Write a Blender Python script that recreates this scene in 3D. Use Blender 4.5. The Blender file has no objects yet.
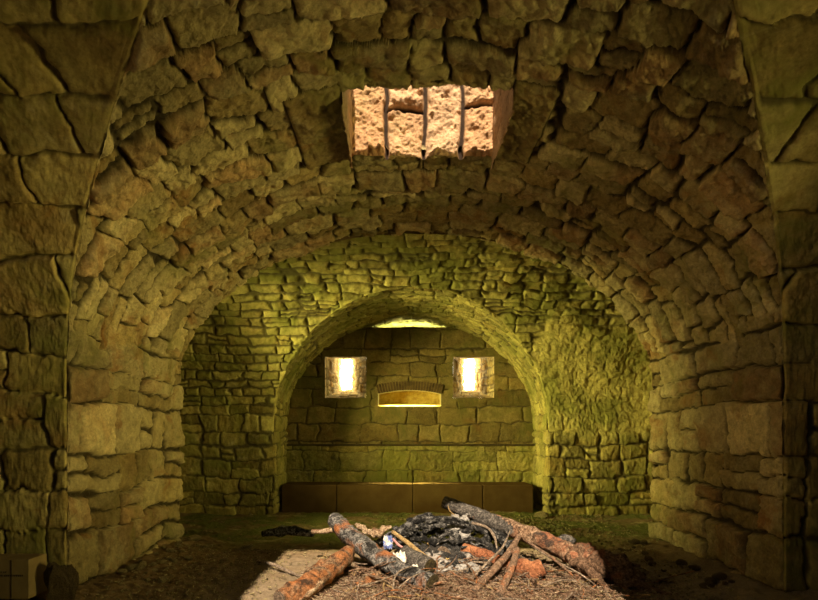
import bpy, math, random
import numpy as np
from mathutils import Vector, Matrix, noise as mnoise
C = bpy.context.scene
COL = C.collection
R = math.radians

# ------------------------------------------------------------------ camera
cam = bpy.data.cameras.new('camera')
cam.sensor_fit = 'HORIZONTAL'; cam.sensor_width = 36.0
FPX = 545.0
cam.lens = FPX / 818 * 36
cam.shift_x = (409 - 398) / 818
cam.shift_y = (435 - 300) / 818
cam.clip_start = 0.05
cam_o = bpy.data.objects.new('camera', cam); COL.objects.link(cam_o)
cam_o.location = (0, 0, 1.4); cam_o.rotation_euler = (R(90), 0, 0)
C.camera = cam_o

# ------------------------------------------------------------------ world, sun, daylight lamps, added passage fill, exposure
SUN_EL, SUN_AZ = 45.0, 2.0
SUN_W, SKY_W = 10.0, 0.5
w = bpy.data.worlds.new('sky'); C.world = w; w.use_nodes = True
bg = w.node_tree.nodes['Background']
_nt = w.node_tree
_tc = _nt.nodes.new('ShaderNodeTexCoord'); _sx = _nt.nodes.new('ShaderNodeSeparateXYZ'); _nt.links.new(_tc.outputs['Generated'], _sx.inputs[0])
_mr = _nt.nodes.new('ShaderNodeMapRange'); _nt.links.new(_sx.outputs[2], _mr.inputs[0])      # bright haze low over the horizon
_mr.inputs[1].default_value = .20; _mr.inputs[2].default_value = .45; _mr.inputs[3].default_value = 9.0; _mr.inputs[4].default_value = SKY_W
_nt.links.new(_mr.outputs[0], bg.inputs[1]); bg.inputs[0].default_value = (0.70, 0.68, 0.56, 1)
sun = bpy.data.lights.new('sun', 'SUN'); sun.energy = SUN_W; sun.angle = R(0.6); sun.color = (1.0, 0.80, 0.56)
so = bpy.data.objects.new('sun', sun); COL.objects.link(so)
sd = Vector((math.sin(R(SUN_AZ)) * math.cos(R(SUN_EL)), math.cos(R(SUN_AZ)) * math.cos(R(SUN_EL)), -math.sin(R(SUN_EL))))
so.rotation_euler = sd.to_track_quat('-Z', 'Y').to_euler(); so.location = (0, -4, 12)

YB_ = 10.6
def area(name, loc, direction, sx, sy, power, color, spread=180):
    l = bpy.data.lights.new(name, 'AREA'); l.shape = 'RECTANGLE'; l.size = sx; l.size_y = sy
    l.energy = power; l.color = color; l.spread = R(spread)
    o = bpy.data.objects.new(name, l); COL.objects.link(o)
    o.location = loc; o.rotation_euler = Vector(direction).to_track_quat('-Z', 'Y').to_euler()
    return o
GREENISH = (1.0, 0.86, 0.27)
WARM = (1.0, 0.80, 0.42)
area('daylight_far_side_window', (-4.3, 7.35, 2.2), (1, 0.27, -0.06), 0.7, 1.6, 118, GREENISH, 62)
area('daylight_far_right_window', (4.8, 7.9, 2.0), (-1, 0.16, -0.02), 0.9, 1.2, 15, GREENISH, 56)
area('fill_near_right_passage', (4.8, 2.0, 1.7), (-1, 0.50, 0.12), 0.8, 1.6, 44, (1.0, 0.80, 0.25), 54)  # added fill lamp for the left jamb; the passage end is closed
area('fill_near_left_passage', (-4.3, 2.0, 1.7), (1, 0.50, 0.12), 0.8, 1.4, 9, (1.0, 0.68, 0.25), 54)  # weaker added fill for the right side, no opening behind it
area('daylight_left_slit', (-1.13, 12.02, 2.75), (0.1, -1, -0.12), 0.34, 0.70, 24, (1.0, 0.86, 0.45))
area('daylight_right_slit', (1.56, 12.02, 2.75), (-0.05, -1, -0.12), 0.34, 0.70, 24, (1.0, 0.86, 0.45))
area('daylight_top_vent', (0.15, 11.10, 3.38), (0, -0.55, 1.0), 1.5, 0.25, 45, (0.98, 1.0, 0.40))
area('daylight_recess_chute', (0.22, YB_ + .17, 2.66), (0, -0.25, -1.0), 0.95, 0.08, 55, (1.0, 0.90, 0.30), 40)

C.view_settings.view_transform = 'Standard'; C.view_settings.look = 'None'
C.view_settings.gamma = 1.0; C.view_settings.use_curve_mapping = False
C.view_settings.exposure = 0.0
C.cycles.max_bounces = 8; C.cycles.diffuse_bounces = 5
C.cycles.sample_clamp_indirect = 4.0

# ------------------------------------------------------------------ noise in numpy
_tabs = {}
def vn(P, f, seed=0):
    if seed not in _tabs:
        _tabs[seed] = np.random.default_rng(1000 + seed).random((32, 32, 32)).astype(np.float32)
    T = _tabs[seed]
    q = P * f + 500.0
    i = np.floor(q).astype(np.int64); t = (q - i).astype(np.float32); t = t * t * (3 - 2 * t)
    i &= 31; j = (i + 1) & 31
    x0, y0, z0 = i[..., 0], i[..., 1], i[..., 2]; x1, y1, z1 = j[..., 0], j[..., 1], j[..., 2]
    tx, ty, tz = t[..., 0], t[..., 1], t[..., 2]
    a = T[x0, y0, z0] * (1 - tx) + T[x1, y0, z0] * tx
    b = T[x0, y1, z0] * (1 - tx) + T[x1, y1, z0] * tx
    c = T[x0, y0, z1] * (1 - tx) + T[x1, y0, z1] * tx
    d = T[x0, y1, z1] * (1 - tx) + T[x1, y1, z1] * tx
    return (a * (1 - ty) + b * ty) * (1 - tz) + (c * (1 - ty) + d * ty) * tz * 1.0
def fbm(P, f, n=4, seed=0, gain=0.5):
    s = 0; a = 1.0; tot = 0
    for k in range(n):
        s = s + a * (vn(P, f, seed + k) - 0.5); tot += a; a *= gain; f *= 2.07
    return s / tot * 2
def ss(x): x = np.clip(x, 0, 1); return x * x * (3 - 2 * x)

# ------------------------------------------------------------------ stone pattern
def stones(A, B, P, seed, ch, ln, warp=0.05, joint=0.016, depth=0.032, off=0.035, tilt=0.16, split=0.12):
    """courses run along A and are stacked along B"""
    rng = np.random.default_rng(seed)
    wA = A + warp * 2 * (vn(P, 1.7, 40) - .5) + .045 * 2 * (vn(P, 6.0, 41) - .5) + .016 * 2 * (vn(P, 19.0, 47) - .5)
    wB = B + warp * 2 * (vn(P, 1.1, 42) - .5) + .030 * 2 * (vn(P, 5.0, 43) - .5) + .014 * 2 * (vn(P, 17.0, 48) - .5)
    e = [float(wB.min()) - .5]; e[0] = min(e[0], -0.3)
    while e[-1] < wB.max() + .6: e.append(e[-1] + ch(e[-1]) * rng.uniform(.78, 1.25))
    e = np.array(e)
    ci = np.clip(np.searchsorted(e, wB) - 1, 0, len(e) - 2)
    tb = np.minimum(wB - e[ci], e[ci + 1] - wB); mid = (e[ci] + e[ci + 1]) / 2
    ta = np.zeros_like(tb); sid = np.zeros(ci.shape, np.int64); ma = np.zeros_like(tb); hw = np.zeros_like(tb)
    a0, a1 = float(wA.min()) - 1.5, float(wA.max()) + 1.5
    for c in range(len(e) - 1):
        m = ci == c
        L = ln(e[c]); g = [a0 + rng.uniform(0, L)]
        g[0] = -12.0 + rng.uniform(0, L)
        while g[-1] < 14: g.append(g[-1] + L * rng.uniform(.55, 1.5))
        if not m.any(): continue
        g = np.array(g); q = wA[m]; s = np.clip(np.searchsorted(g, q) - 1, 0, len(g) - 2)
        ta[m] = np.minimum(q - g[s], g[s + 1] - q); sid[m] = s + c * 97; ma[m] = (g[s] + g[s + 1]) / 2
    H = np.random.default_rng(seed + 7).random((5, 8192)).astype(np.float32)
    k = sid & 8191
    up = (wB > mid).astype(np.int64)
    sp = H[4][k] < split
    tb = np.where(sp, np.minimum(tb, np.abs(wB - mid)), tb)
    k = np.where(sp, (k + up * 3001) & 8191, k)
    r = [H[n][k] for n in range(4)]
    jw = joint * (.35 + 2.2 * vn(P, 2.6, 44) ** 2)
    d = np.minimum(ta, tb)
    d = np.where((ta < .05) & (tb < .05), np.minimum(d, .05 - np.hypot(.05 - ta, .05 - tb) * .75), d)
    prof = ss((d - jw * .25) / (jw * 1.0))
    rim = ss(d / (jw * 3.0))
    h = depth * (prof - 1) + .010 * (rim - 1) + prof * ((r[0] - .5) * off + tilt * ((wB - mid) * (r[2] - .5) + (wA - ma) * (r[3] - .5) * .6))
    return h, r[0], r[1], prof

def link_mesh(name, verts, faces_q, mat, st=None, smooth=True, kind='structure', tri=None):
    me = bpy.data.meshes.new(name)
    nf = len(faces_q)
    me.vertices.add(len(verts)); me.vertices.foreach_set('co', verts.astype(np.float32).ravel())
    me.loops.add(nf * 4); me.loops.foreach_set('vertex_index', faces_q.astype(np.int32).ravel())
    me.polygons.add(nf); me.polygons.foreach_set('loop_start', np.arange(0, nf * 4, 4, dtype=np.int32))
    me.polygons.foreach_set('use_smooth', np.full(nf, smooth))
    me.update(calc_edges=True)
    if st is not None:
        at = me.color_attributes.new('st', 'FLOAT_COLOR', 'POINT')
        at.data.foreach_set('color', st.astype(np.float32).ravel())
    me.materials.append(mat)
    o = bpy.data.objects.new(name, me); COL.objects.link(o)
    if kind: o['kind'] = kind
    return o

def grid_faces(n, m, keep=None):
    i = np.arange(n - 1)[:, None] * m + np.arange(m - 1)[None, :]
    f = np.stack([i, i + 1, i + m + 1, i + m], -1)
    if keep is not None: f = f[keep]
    return f.reshape(-1, 4)

def sheet(name, P, N, A, B, mat, seed, ch, ln, D=None, NC=None, fade=None, hole=None, rough=.05, flip=False,
          override=None, kind='structure', ring=None, **kw):
    """displaced masonry surface. D: distance to the shared arris, NC: normal on the arris."""
    h, r1, r2, prof = stones(A, B, P, seed, ch, ln, **kw)
    if ring is not None:   # above the springing the stones lie in rings across the vault
        k2 = dict(kw); k2['warp'] = .07
        q = stones(B, A, P, seed + 3, lambda b: ring[0], lambda b: ring[1], **k2)
        m = ss((B - ring[2] + .35 * fbm(P, 1.5, 3, 77)) / .05)
        h, r1, r2, prof = (a * (1 - m) + c * m for a, c in zip((h, r1, r2, prof), q))
    if override is not None: h, r1, r2, prof = override(P, h, r1, r2, prof)
    ro = rough * (fbm(P, 3.0, 5, 10) * .60 + .75 * (np.abs(fbm(P, 6.0, 5, 20, .6)) - .2) + .26 * fbm(P, 24.0, 3, 30, .75))
    st = np.stack([r1, r2, prof, np.ones_like(r1)], -1)
    nn = N
    if D is not None:
        wgt = ss(D / .09)[..., None]
        nn = N * wgt + NC[:, None, :] * (1 - wgt)
        nn = nn / np.linalg.norm(nn, axis=-1, keepdims=True)
        f = ss(D / .06) * fade[:, None] + (1 - fade[:, None])
        h = h * f - .018 * (1 - ss(D / .05)) ** 2 * (0.4 + vn(P, 5.0, 60) * 1.6)
        st[..., 2] = 1 - (1 - prof) * f
    V = P + nn * (h + ro)[..., None]
    n, m = A.shape
    keep = None
    if hole is not None:
        Q = (P[:-1, :-1] + P[1:, 1:]) / 2
        keep = ~hole(Q)
    fq = grid_faces(n, m, keep)
    if flip: fq = fq[:, ::-1]
    return link_mesh(name, V.reshape(-1, 3), fq, mat, st.reshape(-1, 4), kind=kind)

# ------------------------------------------------------------------ node materials
def new_mat(name):
    m = bpy.data.materials.new(name); m.use_nodes = True
    nt = m.node_tree; b = nt.nodes['Principled BSDF']
    b.inputs['Roughness'].default_value = .92
    b.inputs['Specular IOR Level'].default_value = .25
    return m, nt, b
def NN(nt, t, **k):
    n = nt.nodes.new(t)
    for a, v in k.items(): setattr(n, a, v)
    return n
def noise_node(nt, vec, scale, detail=5, rough=.6, dist=0.0):
    n = NN(nt, 'ShaderNodeTexNoise'); n.inputs['Scale'].default_value = scale; n.inputs['Detail'].default_value = detail
    n.inputs['Roughness'].default_value = rough; n.inputs['Distortion'].default_value = dist
    nt.links.new(vec, n.inputs['Vector']); return n.outputs['Fac']
def ramp(nt, fac, stops):
    n = NN(nt, 'ShaderNodeValToRGB'); cr = n.color_ramp
    while len(cr.elements) < len(stops): cr.elements.new(.5)
    for e, (p, c) in zip(cr.elements, stops):
        e.position = p; e.color = c if len(c) == 4 else (*c, 1)
    nt.links.new(fac, n.inputs[0]); return n.outputs[0]
def mixc(nt, fac, a, b, mode='MIX'):
    n = NN(nt, 'ShaderNodeMix', data_type='RGBA', blend_type=mode)
    for s, v in ((0, fac), (6, a), (7, b)):
        if hasattr(v, 'node'): nt.links.new(v, n.inputs[s])
        else: n.inputs[s].default_value = v if s == 0 else (*v, 1)
    return n.outputs[2]
def maprange(nt, v, a, b, c=0., d=1.):
    n = NN(nt, 'ShaderNodeMapRange'); nt.links.new(v, n.inputs[0])
    for k, x in zip((1, 2, 3, 4), (a, b, c, d)): n.inputs[k].default_value = x
    return n.outputs[0]
def math_(nt, op, a, b):
    n = NN(nt, 'ShaderNodeMath', operation=op)
    for s, v in ((0, a), (1, b)):
        if hasattr(v, 'node'): nt.links.new(v, n.inputs[s])
        else: n.inputs[s].default_value = v
    return n.outputs[0]
def bump(nt, b, hs, strength=.5, dist=.02):
    n = NN(nt, 'ShaderNodeBump'); n.inputs['Strength'].default_value = strength; n.inputs['Distance'].default_value = dist
    nt.links.new(hs, n.inputs['Height']); nt.links.new(n.outputs[0], b.inputs['Normal'])

def stone_mat(name, palette, moss=.3, mosscol=(.16, .17, .03), joint=(.05, .038, .018), streak=.25, val=1.0, jmax=.75, bs=.9):
    m, nt, b = new_mat(name)
    tc = NN(nt, 'ShaderNodeTexCoord').outputs['Object']
    at = NN(nt, 'ShaderNodeAttribute', attribute_name='st')
    sep = NN(nt, 'ShaderNodeSeparateColor'); nt.links.new(at.outputs['Color'], sep.inputs[0])
    r1, r2, pr = sep.outputs
    k = len(palette)
    n1 = noise_node(nt, tc, 2.2, 6, .62, .6)
    n2 = noise_node(nt, tc, 9, 7, .7)
    n3 = noise_node(nt, tc, 45, 4, .7)
    idx = math_(nt, 'ADD', math_(nt, 'MULTIPLY', r1, .62), math_(nt, 'MULTIPLY', math_(nt, 'SUBTRACT', n1, .31), .9))
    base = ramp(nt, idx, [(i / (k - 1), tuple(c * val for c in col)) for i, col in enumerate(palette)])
    v = math_(nt, 'ADD', maprange(nt, n2, .25, .75, .55, 1.3), maprange(nt, n3, .3, .7, -.22, .22))
    v = math_(nt, 'MULTIPLY', v, maprange(nt, r2, 0, 1, .60, 1.28))
    vc = NN(nt, 'ShaderNodeCombineColor')
    for i in range(3): nt.links.new(v, vc.inputs[i])
    base = mixc(nt, 1.0, base, vc.outputs[0], 'MULTIPLY')
    # rusty stains and pale lime patches
    st_ = maprange(nt, noise_node(nt, tc, 1.6, 5, .65, 1.2), .56, .68, 0, streak)
    base = mixc(nt, st_, base, (.30 * val, .13 * val, .035 * val))
    lm = maprange(nt, noise_node(nt, tc, 3.4, 6, .7, .8), .60, .72, 0, .45)
    base = mixc(nt, lm, base, (.50 * val, .44 * val, .25 * val))
    ms = maprange(nt, math_(nt, 'ADD', noise_node(nt, tc, 1.1, 6, .68, .5), math_(nt, 'MULTIPLY', n3, .12)), .60 - moss * .35, .74 - moss * .3, 0, min(1, .5 + moss))
    base = mixc(nt, ms, base, mosscol)
    jf = maprange(nt, pr, .05, .7, jmax, 0)
    base = mixc(nt, jf, base, joint)
    nt.links.new(base, b.inputs['Base Color'])
    mus = noise_node(nt, tc, 14, 8, .72, .4)
    hs = math_(nt, 'ADD', math_(nt, 'MULTIPLY', mus, 1.0), math_(nt, 'MULTIPLY', noise_node(nt, tc, 60, 4, .7), .25))
    bump(nt, b, hs, bs, .035)
    return m

PAL_WARM = [(.24, .16, .06), (.38, .29, .12), (.46, .38, .18), (.56, .47, .24), (.40, .26, .12), (.46, .39, .18)]
PAL_OLIVE = [(.26, .19, .05), (.38, .31, .09), (.46, .40, .13), (.33, .29, .08), (.42, .32, .11)]
M_vault = stone_mat('vault_stone', PAL_WARM, .06, streak=.6, joint=(.03, .022, .010), jmax=.92)
M_pier = stone_mat('cross_vault_stone', [(.30, .20, .07), (.42, .33, .12), (.48, .40, .16), (.36, .26, .09), (.44, .34, .13)], .22, streak=.45, bs=.28)
M_far = stone_mat('far_chamber_stone', PAL_OLIVE, .24, (.18, .19, .035), bs=.5)
M_niche = stone_mat('niche_stone', PAL_OLIVE, .2, streak=.15)
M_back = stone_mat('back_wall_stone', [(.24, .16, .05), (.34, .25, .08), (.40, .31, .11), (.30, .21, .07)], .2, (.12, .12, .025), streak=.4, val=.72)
M_foot = stone_mat('foot_wall_stone', PAL_OLIVE, .3, (.18, .19, .035), streak=.1, val=.95)
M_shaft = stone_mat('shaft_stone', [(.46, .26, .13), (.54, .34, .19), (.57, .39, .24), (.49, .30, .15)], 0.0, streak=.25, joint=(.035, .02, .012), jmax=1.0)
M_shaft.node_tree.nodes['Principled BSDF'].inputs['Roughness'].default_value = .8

# ------------------------------------------------------------------ dimensions
AX = .23                       # axis of all the arches
MA, MSP, MR = 3.0, 2.05, 1.94  # main barrel: half width, spring height, rise
YC, TW = 1.12, 3.46            # crossing centre and half width of the cross barrel
Y0, Y1 = YC + TW, 7.03         # main barrel jamb from .. to
NA, NSP, NR = 2.38, 1.6, 2.05  # niche
YF, FR = 9.54, 2.38            # far wall, rise of the far cross vault
YB = 10.6                      # back wall of the niche
HOLE1 = (AX - .635 - .01, AX + .635 - .01, 4.08, 4.97)
HOLE2 = (-1.50, 1.75, .2, 2.85)
ROOF = 4.84
def in_hole(Q):
    x, y, z = Q[..., 0], Q[..., 1], Q[..., 2]
    k = z > 3
    a = (x > HOLE1[0]) & (x < HOLE1[1]) & (y > HOLE1[2]) & (y < HOLE1[3])
    b = (x > HOLE2[0]) & (x < HOLE2[1]) & (y > HOLE2[2]) & (y < HOLE2[3])
    return k & (a | b)

def section(a, sp, rise, nv, nt):
    """left half profile from the floor up to the crown: offset from axis (>0), z, normal (outward sign for +side), arc length"""
    z1 = np.linspace(-.12, sp, nv, endpoint=False)
    th = np.linspace(0, math.pi / 2, nt)
    x = np.concatenate([np.full(nv, a), a * np.cos(th)]); z = np.concatenate([z1, sp + rise * np.sin(th)])
    nx = np.concatenate([np.full(nv, -1.), -np.cos(th) / a]); nz = np.concatenate([np.zeros(nv), -np.sin(th) / rise])
    L = np.hypot(nx, nz); nx, nz = nx / L, nz / L
    s = np.concatenate([[0], np.cumsum(np.hypot(np.diff(x), np.diff(z)))]) - .12
    up = ss((z - sp) / .25)
    return x, z, nx, nz, s, up, np.concatenate([np.ones(nv), np.cos(th)])

big = lambda b: .41 if b < 2.0 else .36
bigl = lambda b: .56 if b < 2.0 else .62

def slabs(P, h, r1, r2, prof):
    x, y = P[..., 0], P[..., 1]
    for x0, x1 in ((HOLE1[0] - .44, HOLE1[0]), (HOLE1[1], HOLE1[1] + .34)):
        xx = x; y0, y1 = 3.98, 5.02
        m = (xx > x0) & (xx < x1) & (y > y0) & (y < y1) & (P[..., 2] > 3)
        d = np.minimum(np.minimum(xx - x0, x1 - xx), np.minimum(y - y0, y1 - y))
        h = np.where(m, .012 + .04 * (ss(d / .03) - 1), h); r1 = np.where(m, .0, r1); r2 = np.where(m, .25, r2); prof = np.where(m, ss(d / .03), prof)
    return h, r1, r2, prof

# main barrel ------------------------------------------------
nv, nth = 110, 300
x, z, nx, nz, s, up, cc = section(MA, MSP, MR, nv, nth)
K = len(x)
def main_sheet(nj, mirror, name, step=1):
    xs, zs, nxs, nzs, sl, ups, cs = (q[::step] if mirror else q for q in (x, z, nx, nz, s, up, cc))
    if mirror and (K - 1) % step: xs, zs, nxs, nzs, sl, ups, cs = (np.append(q, p[-1]) for q, p in zip((xs, zs, nxs, nzs, sl, ups, cs), (x, z, nx, nz, s, up, cc)))
    X = np.concatenate([AX - xs, (AX + xs)[::-1][1:]]); Z = np.concatenate([zs, zs[::-1][1:]])
    NX = np.concatenate([-nxs, nxs[::-1][1:]]); NZ = np.concatenate([nzs, nzs[::-1][1:]])
    S = np.concatenate([sl, (2 * sl[-1] - sl)[::-1][1:]]); UP = np.concatenate([ups, ups[::-1][1:]])
    # lower courses must be the large ones on both sides
    yg = YC + TW * np.concatenate([cs, cs[::-1][1:]])
    # cross-barrel normal at the same height
    cf = np.concatenate([cs, cs[::-1][1:]])
    ty = np.where(cf >= .9999, -1., -cf / TW); tz = np.where(cf >= .9999, 0., -np.sqrt(1 - np.clip(cf, 0, 1) ** 2) / MR)
    L = np.hypot(ty, tz); ty, tz = ty / L, tz / L
    n = len(X); u = np.linspace(0, 1, nj)
    Yend = Y1 if not mirror else 5.6 + 2 * (YC - 0) * 0 + 0.9
    Y = yg[:, None] + (Yend - yg)[:, None] * u[None, :]
    P = np.stack([np.broadcast_to(X[:, None], Y.shape), Y, np.broadcast_to(Z[:, None], Y.shape)], -1).copy()
    N = np.zeros_like(P); N[..., 0] = NX[:, None]; N[..., 2] = NZ[:, None]
    NC = np.stack([NX, ty, NZ + tz], -1); NC /= np.linalg.norm(NC, axis=-1, keepdims=True)
    D = (Y - yg[:, None]) * np.sqrt(np.clip(1 - 0, 0, 1))
    A = Y - Y0
    B = np.broadcast_to(np.where(S <= sl[-1], S, 2 * sl[-1] - S)[:, None], Y.shape).copy()
    if not mirror:
        # roll the far edge over, so that the arch has thickness
        ext = np.linspace(0.03, .5, 12)
        Pe = P[:, -1:, :] - N[:, -1:, :] * ext[None, :, None]
        P = np.concatenate([P, Pe], 1)
        Ne = np.repeat(np.array([[[0, 1., 0]]]), n, 0).repeat(12, 1)
        N = np.concatenate([N, Ne], 1)
        A = np.concatenate([A, A[:, -1:] + ext[None]], 1); B = np.concatenate([B, np.repeat(B[:, -1:], 12, 1)], 1)
        D = np.concatenate([D, np.full((n, 12), 9.)], 1)
    # mirrored half: reflect in y about the crossing centre
    if mirror: P[..., 1] = 2 * YC - P[..., 1]; N[..., 1] *= -1; NC[..., 1] *= -1
    # the right jamb has its own stones
    A = np.where(P[..., 0] > AX, A + 6.2 * 0, A)
    side = P[..., 0] > AX
    Bs = np.where(side, B, B)
    return sheet(name, P, N, A, Bs, M_vault if not mirror else M_vault, 11, big, bigl, D, NC, UP, hole=in_hole, flip=mirror,
                 override=slabs, rough=.085, off=.06, depth=.055, tilt=.26, joint=.022, ring=(.25, .36, 2.35), split=.25)
main_sheet(430, False, 'ceiling_main_vault')
main_sheet(60, True, 'ceiling_rear_vault', 5)

# cross barrel: four quarter sheets ---------------------------
def cross_sheet(sgn, mirror, name, nj, step=1):
    pick = (lambda q: np.append(q[::step], q[-1]) if (K - 1) % step else q[::step]) if step > 1 else (lambda q: q)
    xs, zs, sl, ups, cs = map(pick, (x, z, s, up, cc))
    nxs, nzs = pick(nx), pick(nz)
    yy = YC + TW * cs
    ty = np.where(cs >= .9999, -1., -cs / TW); tz = np.where(cs >= .9999, 0., -np.sqrt(1 - np.clip(cs, 0, 1) ** 2) / MR)
    L = np.hypot(ty, tz); ty, tz = ty / L, tz / L
    xg = AX + sgn * xs; xe = AX + sgn * 4.7
    u = np.linspace(0, 1, nj) ** 1.35
    X = xg[:, None] + (xe - xg)[:, None] * u[None]
    P = np.stack([X, np.broadcast_to(yy[:, None], X.shape), np.broadcast_to(zs[:, None], X.shape)], -1).copy()
    N = np.zeros_like(P); N[..., 1] = ty[:, None]; N[..., 2] = tz[:, None]
    NC = np.stack([sgn * nxs, ty, nzs + tz], -1); NC /= np.linalg.norm(NC, axis=-1, keepdims=True)
    if mirror: P[..., 1] = 2 * YC - P[..., 1]; N[..., 1] *= -1; NC[..., 1] *= -1
    D = np.abs(X - xg[:, None]); A = -(np.abs(X - AX) - MA)
    B = np.broadcast_to(sl[:, None], X.shape).copy()
    return sheet(name, P, N, A, B, M_pier, 11, big, bigl, D, NC, ups, hole=in_hole, flip=(sgn > 0) ^ mirror, rough=.028, off=.025, depth=.03, split=.05)
cross_sheet(-1, False, 'wall_front_left', 300)
cross_sheet(1, False, 'wall_front_right', 300)
cross_sheet(-1, True, 'wall_rear_left', 50, 5)
cross_sheet(1, True, 'wall_rear_right', 50, 5)

# far cross vault and niche ------------------------------------
nv2, nt2 = 80, 220
x2, z2, nx2, nz2, s2, up2, cc2 = section(NA, NSP, NR, nv2, nt2)
sp_ = np.clip((z2 - NSP) / FR, 0, 1); yg2 = Y1 - .02 + (YF - Y1 + .02) * np.sqrt(1 - sp_ ** 2)
TF = YF - Y1 + .02
fty = np.where(z2 < NSP, -1., -np.sqrt(1 - sp_ ** 2) / TF); ftz = np.where(z2 < NSP, 0., -sp_ / FR)
L = np.hypot(fty, ftz); fty, ftz = fty / L, ftz / L
mid_ = lambda b: .27 if b < 1.7 else .16
midl = lambda b: .42 if b < 1.7 else .34
def niche():
    X = np.concatenate([AX - x2, (AX + x2)[::-1][1:]]); Z = np.concatenate([z2, z2[::-1][1:]])
    NX = np.concatenate([-nx2, nx2[::-1][1:]]); NZ = np.concatenate([nz2, nz2[::-1][1:]])
    B = np.concatenate([s2, s2[::-1][1:]]); UP = np.concatenate([up2, up2[::-1][1:]])
    yg = np.concatenate([yg2, yg2[::-1][1:]])
    t = np.concatenate([fty, fty[::-1][1:]]); tz = np.concatenate([ftz, ftz[::-1][1:]])
    u = np.linspace(0, 1, 200)
    Y = yg[:, None] + (11.4 - yg)[:, None] * u[None]
    P = np.stack([np.broadcast_to(X[:, None], Y.shape), Y, np.broadcast_to(Z[:, None], Y.shape)], -1).copy()
    N = np.zeros_like(P); N[..., 0] = NX[:, None]; N[..., 2] = NZ[:, None]
    NC = np.stack([NX, t, NZ + tz], -1); NC /= np.linalg.norm(NC, axis=-1, keepdims=True)
    sheet('ceiling_niche_vault', P, N, Y - YF, np.broadcast_to(B[:, None], Y.shape).copy(), M_niche, 23,
          lambda b: .27 if b < 1.7 else .12, lambda b: .42 if b < 1.7 else .24, Y - yg[:, None], NC, UP, rough=.045, joint=.018, depth=.028, off=.03, ring=(.13, .26, 1.8))
niche()
def far_wall(sgn):
    zt = np.linspace(z2[-1], NSP + FR, 60)[1:]
    st_ = np.clip((zt - NSP) / FR, 0, 1)
    yt = Y1 - .02 + TF * np.sqrt(np.clip(1 - st_ ** 2, 0, 1))
    Z = np.concatenate([z2, zt]); YY = np.concatenate([yg2, yt]); XG = np.concatenate([x2, np.zeros(len(zt))])
    ty = np.concatenate([fty, -np.sqrt(np.clip(1 - st_ ** 2, 0, 1)) / TF]); tz = np.concatenate([ftz, -st_ / FR]); L = np.hypot(ty, tz); ty, tz = ty / L, tz / L
    ncx = np.concatenate([sgn * nx2, np.zeros(len(zt))]); ncz = np.concatenate([nz2, np.zeros(len(zt))])
    B = np.concatenate([[0], np.cumsum(np.hypot(np.diff(YY), np.diff(Z)))]) - .12
    u = np.linspace(0, 1, 260) ** 1.1
    xg = AX + sgn * XG; xe = AX + sgn * 4.75
    X = xg[:, None] + (xe - xg)[:, None] * u[None]
    P = np.stack([X, np.broadcast_to(YY[:, None], X.shape), np.broadcast_to(Z[:, None], X.shape)], -1).copy()
    N = np.zeros_like(P); N[..., 1] = ty[:, None]; N[..., 2] = tz[:, None]
    NC = np.stack([ncx, ty, ncz + tz], -1); NC /= np.linalg.norm(NC, axis=-1, keepdims=True)
    D = np.abs(X - xg[:, None]); fd = np.concatenate([up2, np.zeros(len(zt))])
    D = np.where(np.concatenate([np.zeros(len(z2), bool), np.ones(len(zt), bool)])[:, None], 9., D)
    A = -(np.abs(X - AX) - NA)
    def plaster(P, h, r1, r2, prof):
        # the side by the bright wall: rubble half buried in old render
        m = ss((P[..., 2] - 1.35 + .5 * fbm(P, 1.2, 3, 70)) / .35) * (1 - ss((P[..., 2] - 3.0 + .5 * fbm(P, 1.5, 3, 71)) / .5)) * ss((P[..., 0] - 2.2) / .3)
        return h * (1 - .8 * m) + m * .035 * fbm(P, 2.2, 4, 72), r1 * (1 - m) + .55 * m, r2 * (1 - m) + .9 * m, prof * (1 - m) + m
    sheet('wall_far_left' if sgn < 0 else 'wall_far_right', P, N, A, np.broadcast_to(B[:, None], X.shape).copy(), M_far, 23,
          mid_, midl, D, NC, fd, flip=sgn > 0, rough=.042, joint=.026, off=.045, override=plaster if sgn > 0 else None)
far_wall(-1); far_wall(1)

# ------------------------------------------------------------------ plain solids and their helpers
class MB:
    def __init__(s): s.v = []; s.f = []
    def box(s, x0, x1, y0, y1, z0, z1):
        k = len(s.v)
        s.v += [(x, y, z) for x in (x0, x1) for y in (y0, y1) for z in (z0, z1)]
        for q in ((0, 1, 3, 2), (4, 6, 7, 5), (0, 4, 5, 1), (2, 3, 7, 6), (0, 2, 6, 4), (1, 5, 7, 3)): s.f.append(tuple(k + i for i in q))
    def poly(s, pts): k = len(s.v); s.v += [tuple(p) for p in pts]; s.f.append(tuple(range(k, k + len(pts))))
    def build(s, name, mat, parent=None, smooth=False, bevel=0, kind=None):
        me = bpy.data.meshes.new(name); me.from_pydata(s.v, [], s.f); me.update()
        for p in me.polygons: p.use_smooth = smooth
        me.materials.append(mat)
        o = bpy.data.objects.new(name, me); COL.objects.link(o); o.parent = parent
        if bevel:
            b = o.modifiers.new('bevel', 'BEVEL'); b.width = bevel; b.segments = 2
        if kind: o['kind'] = kind
        return o

M_mass, nt, b = new_mat('rough_masonry')
b.inputs['Base Color'].default_value = (.16, .11, .05, 1)

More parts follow.
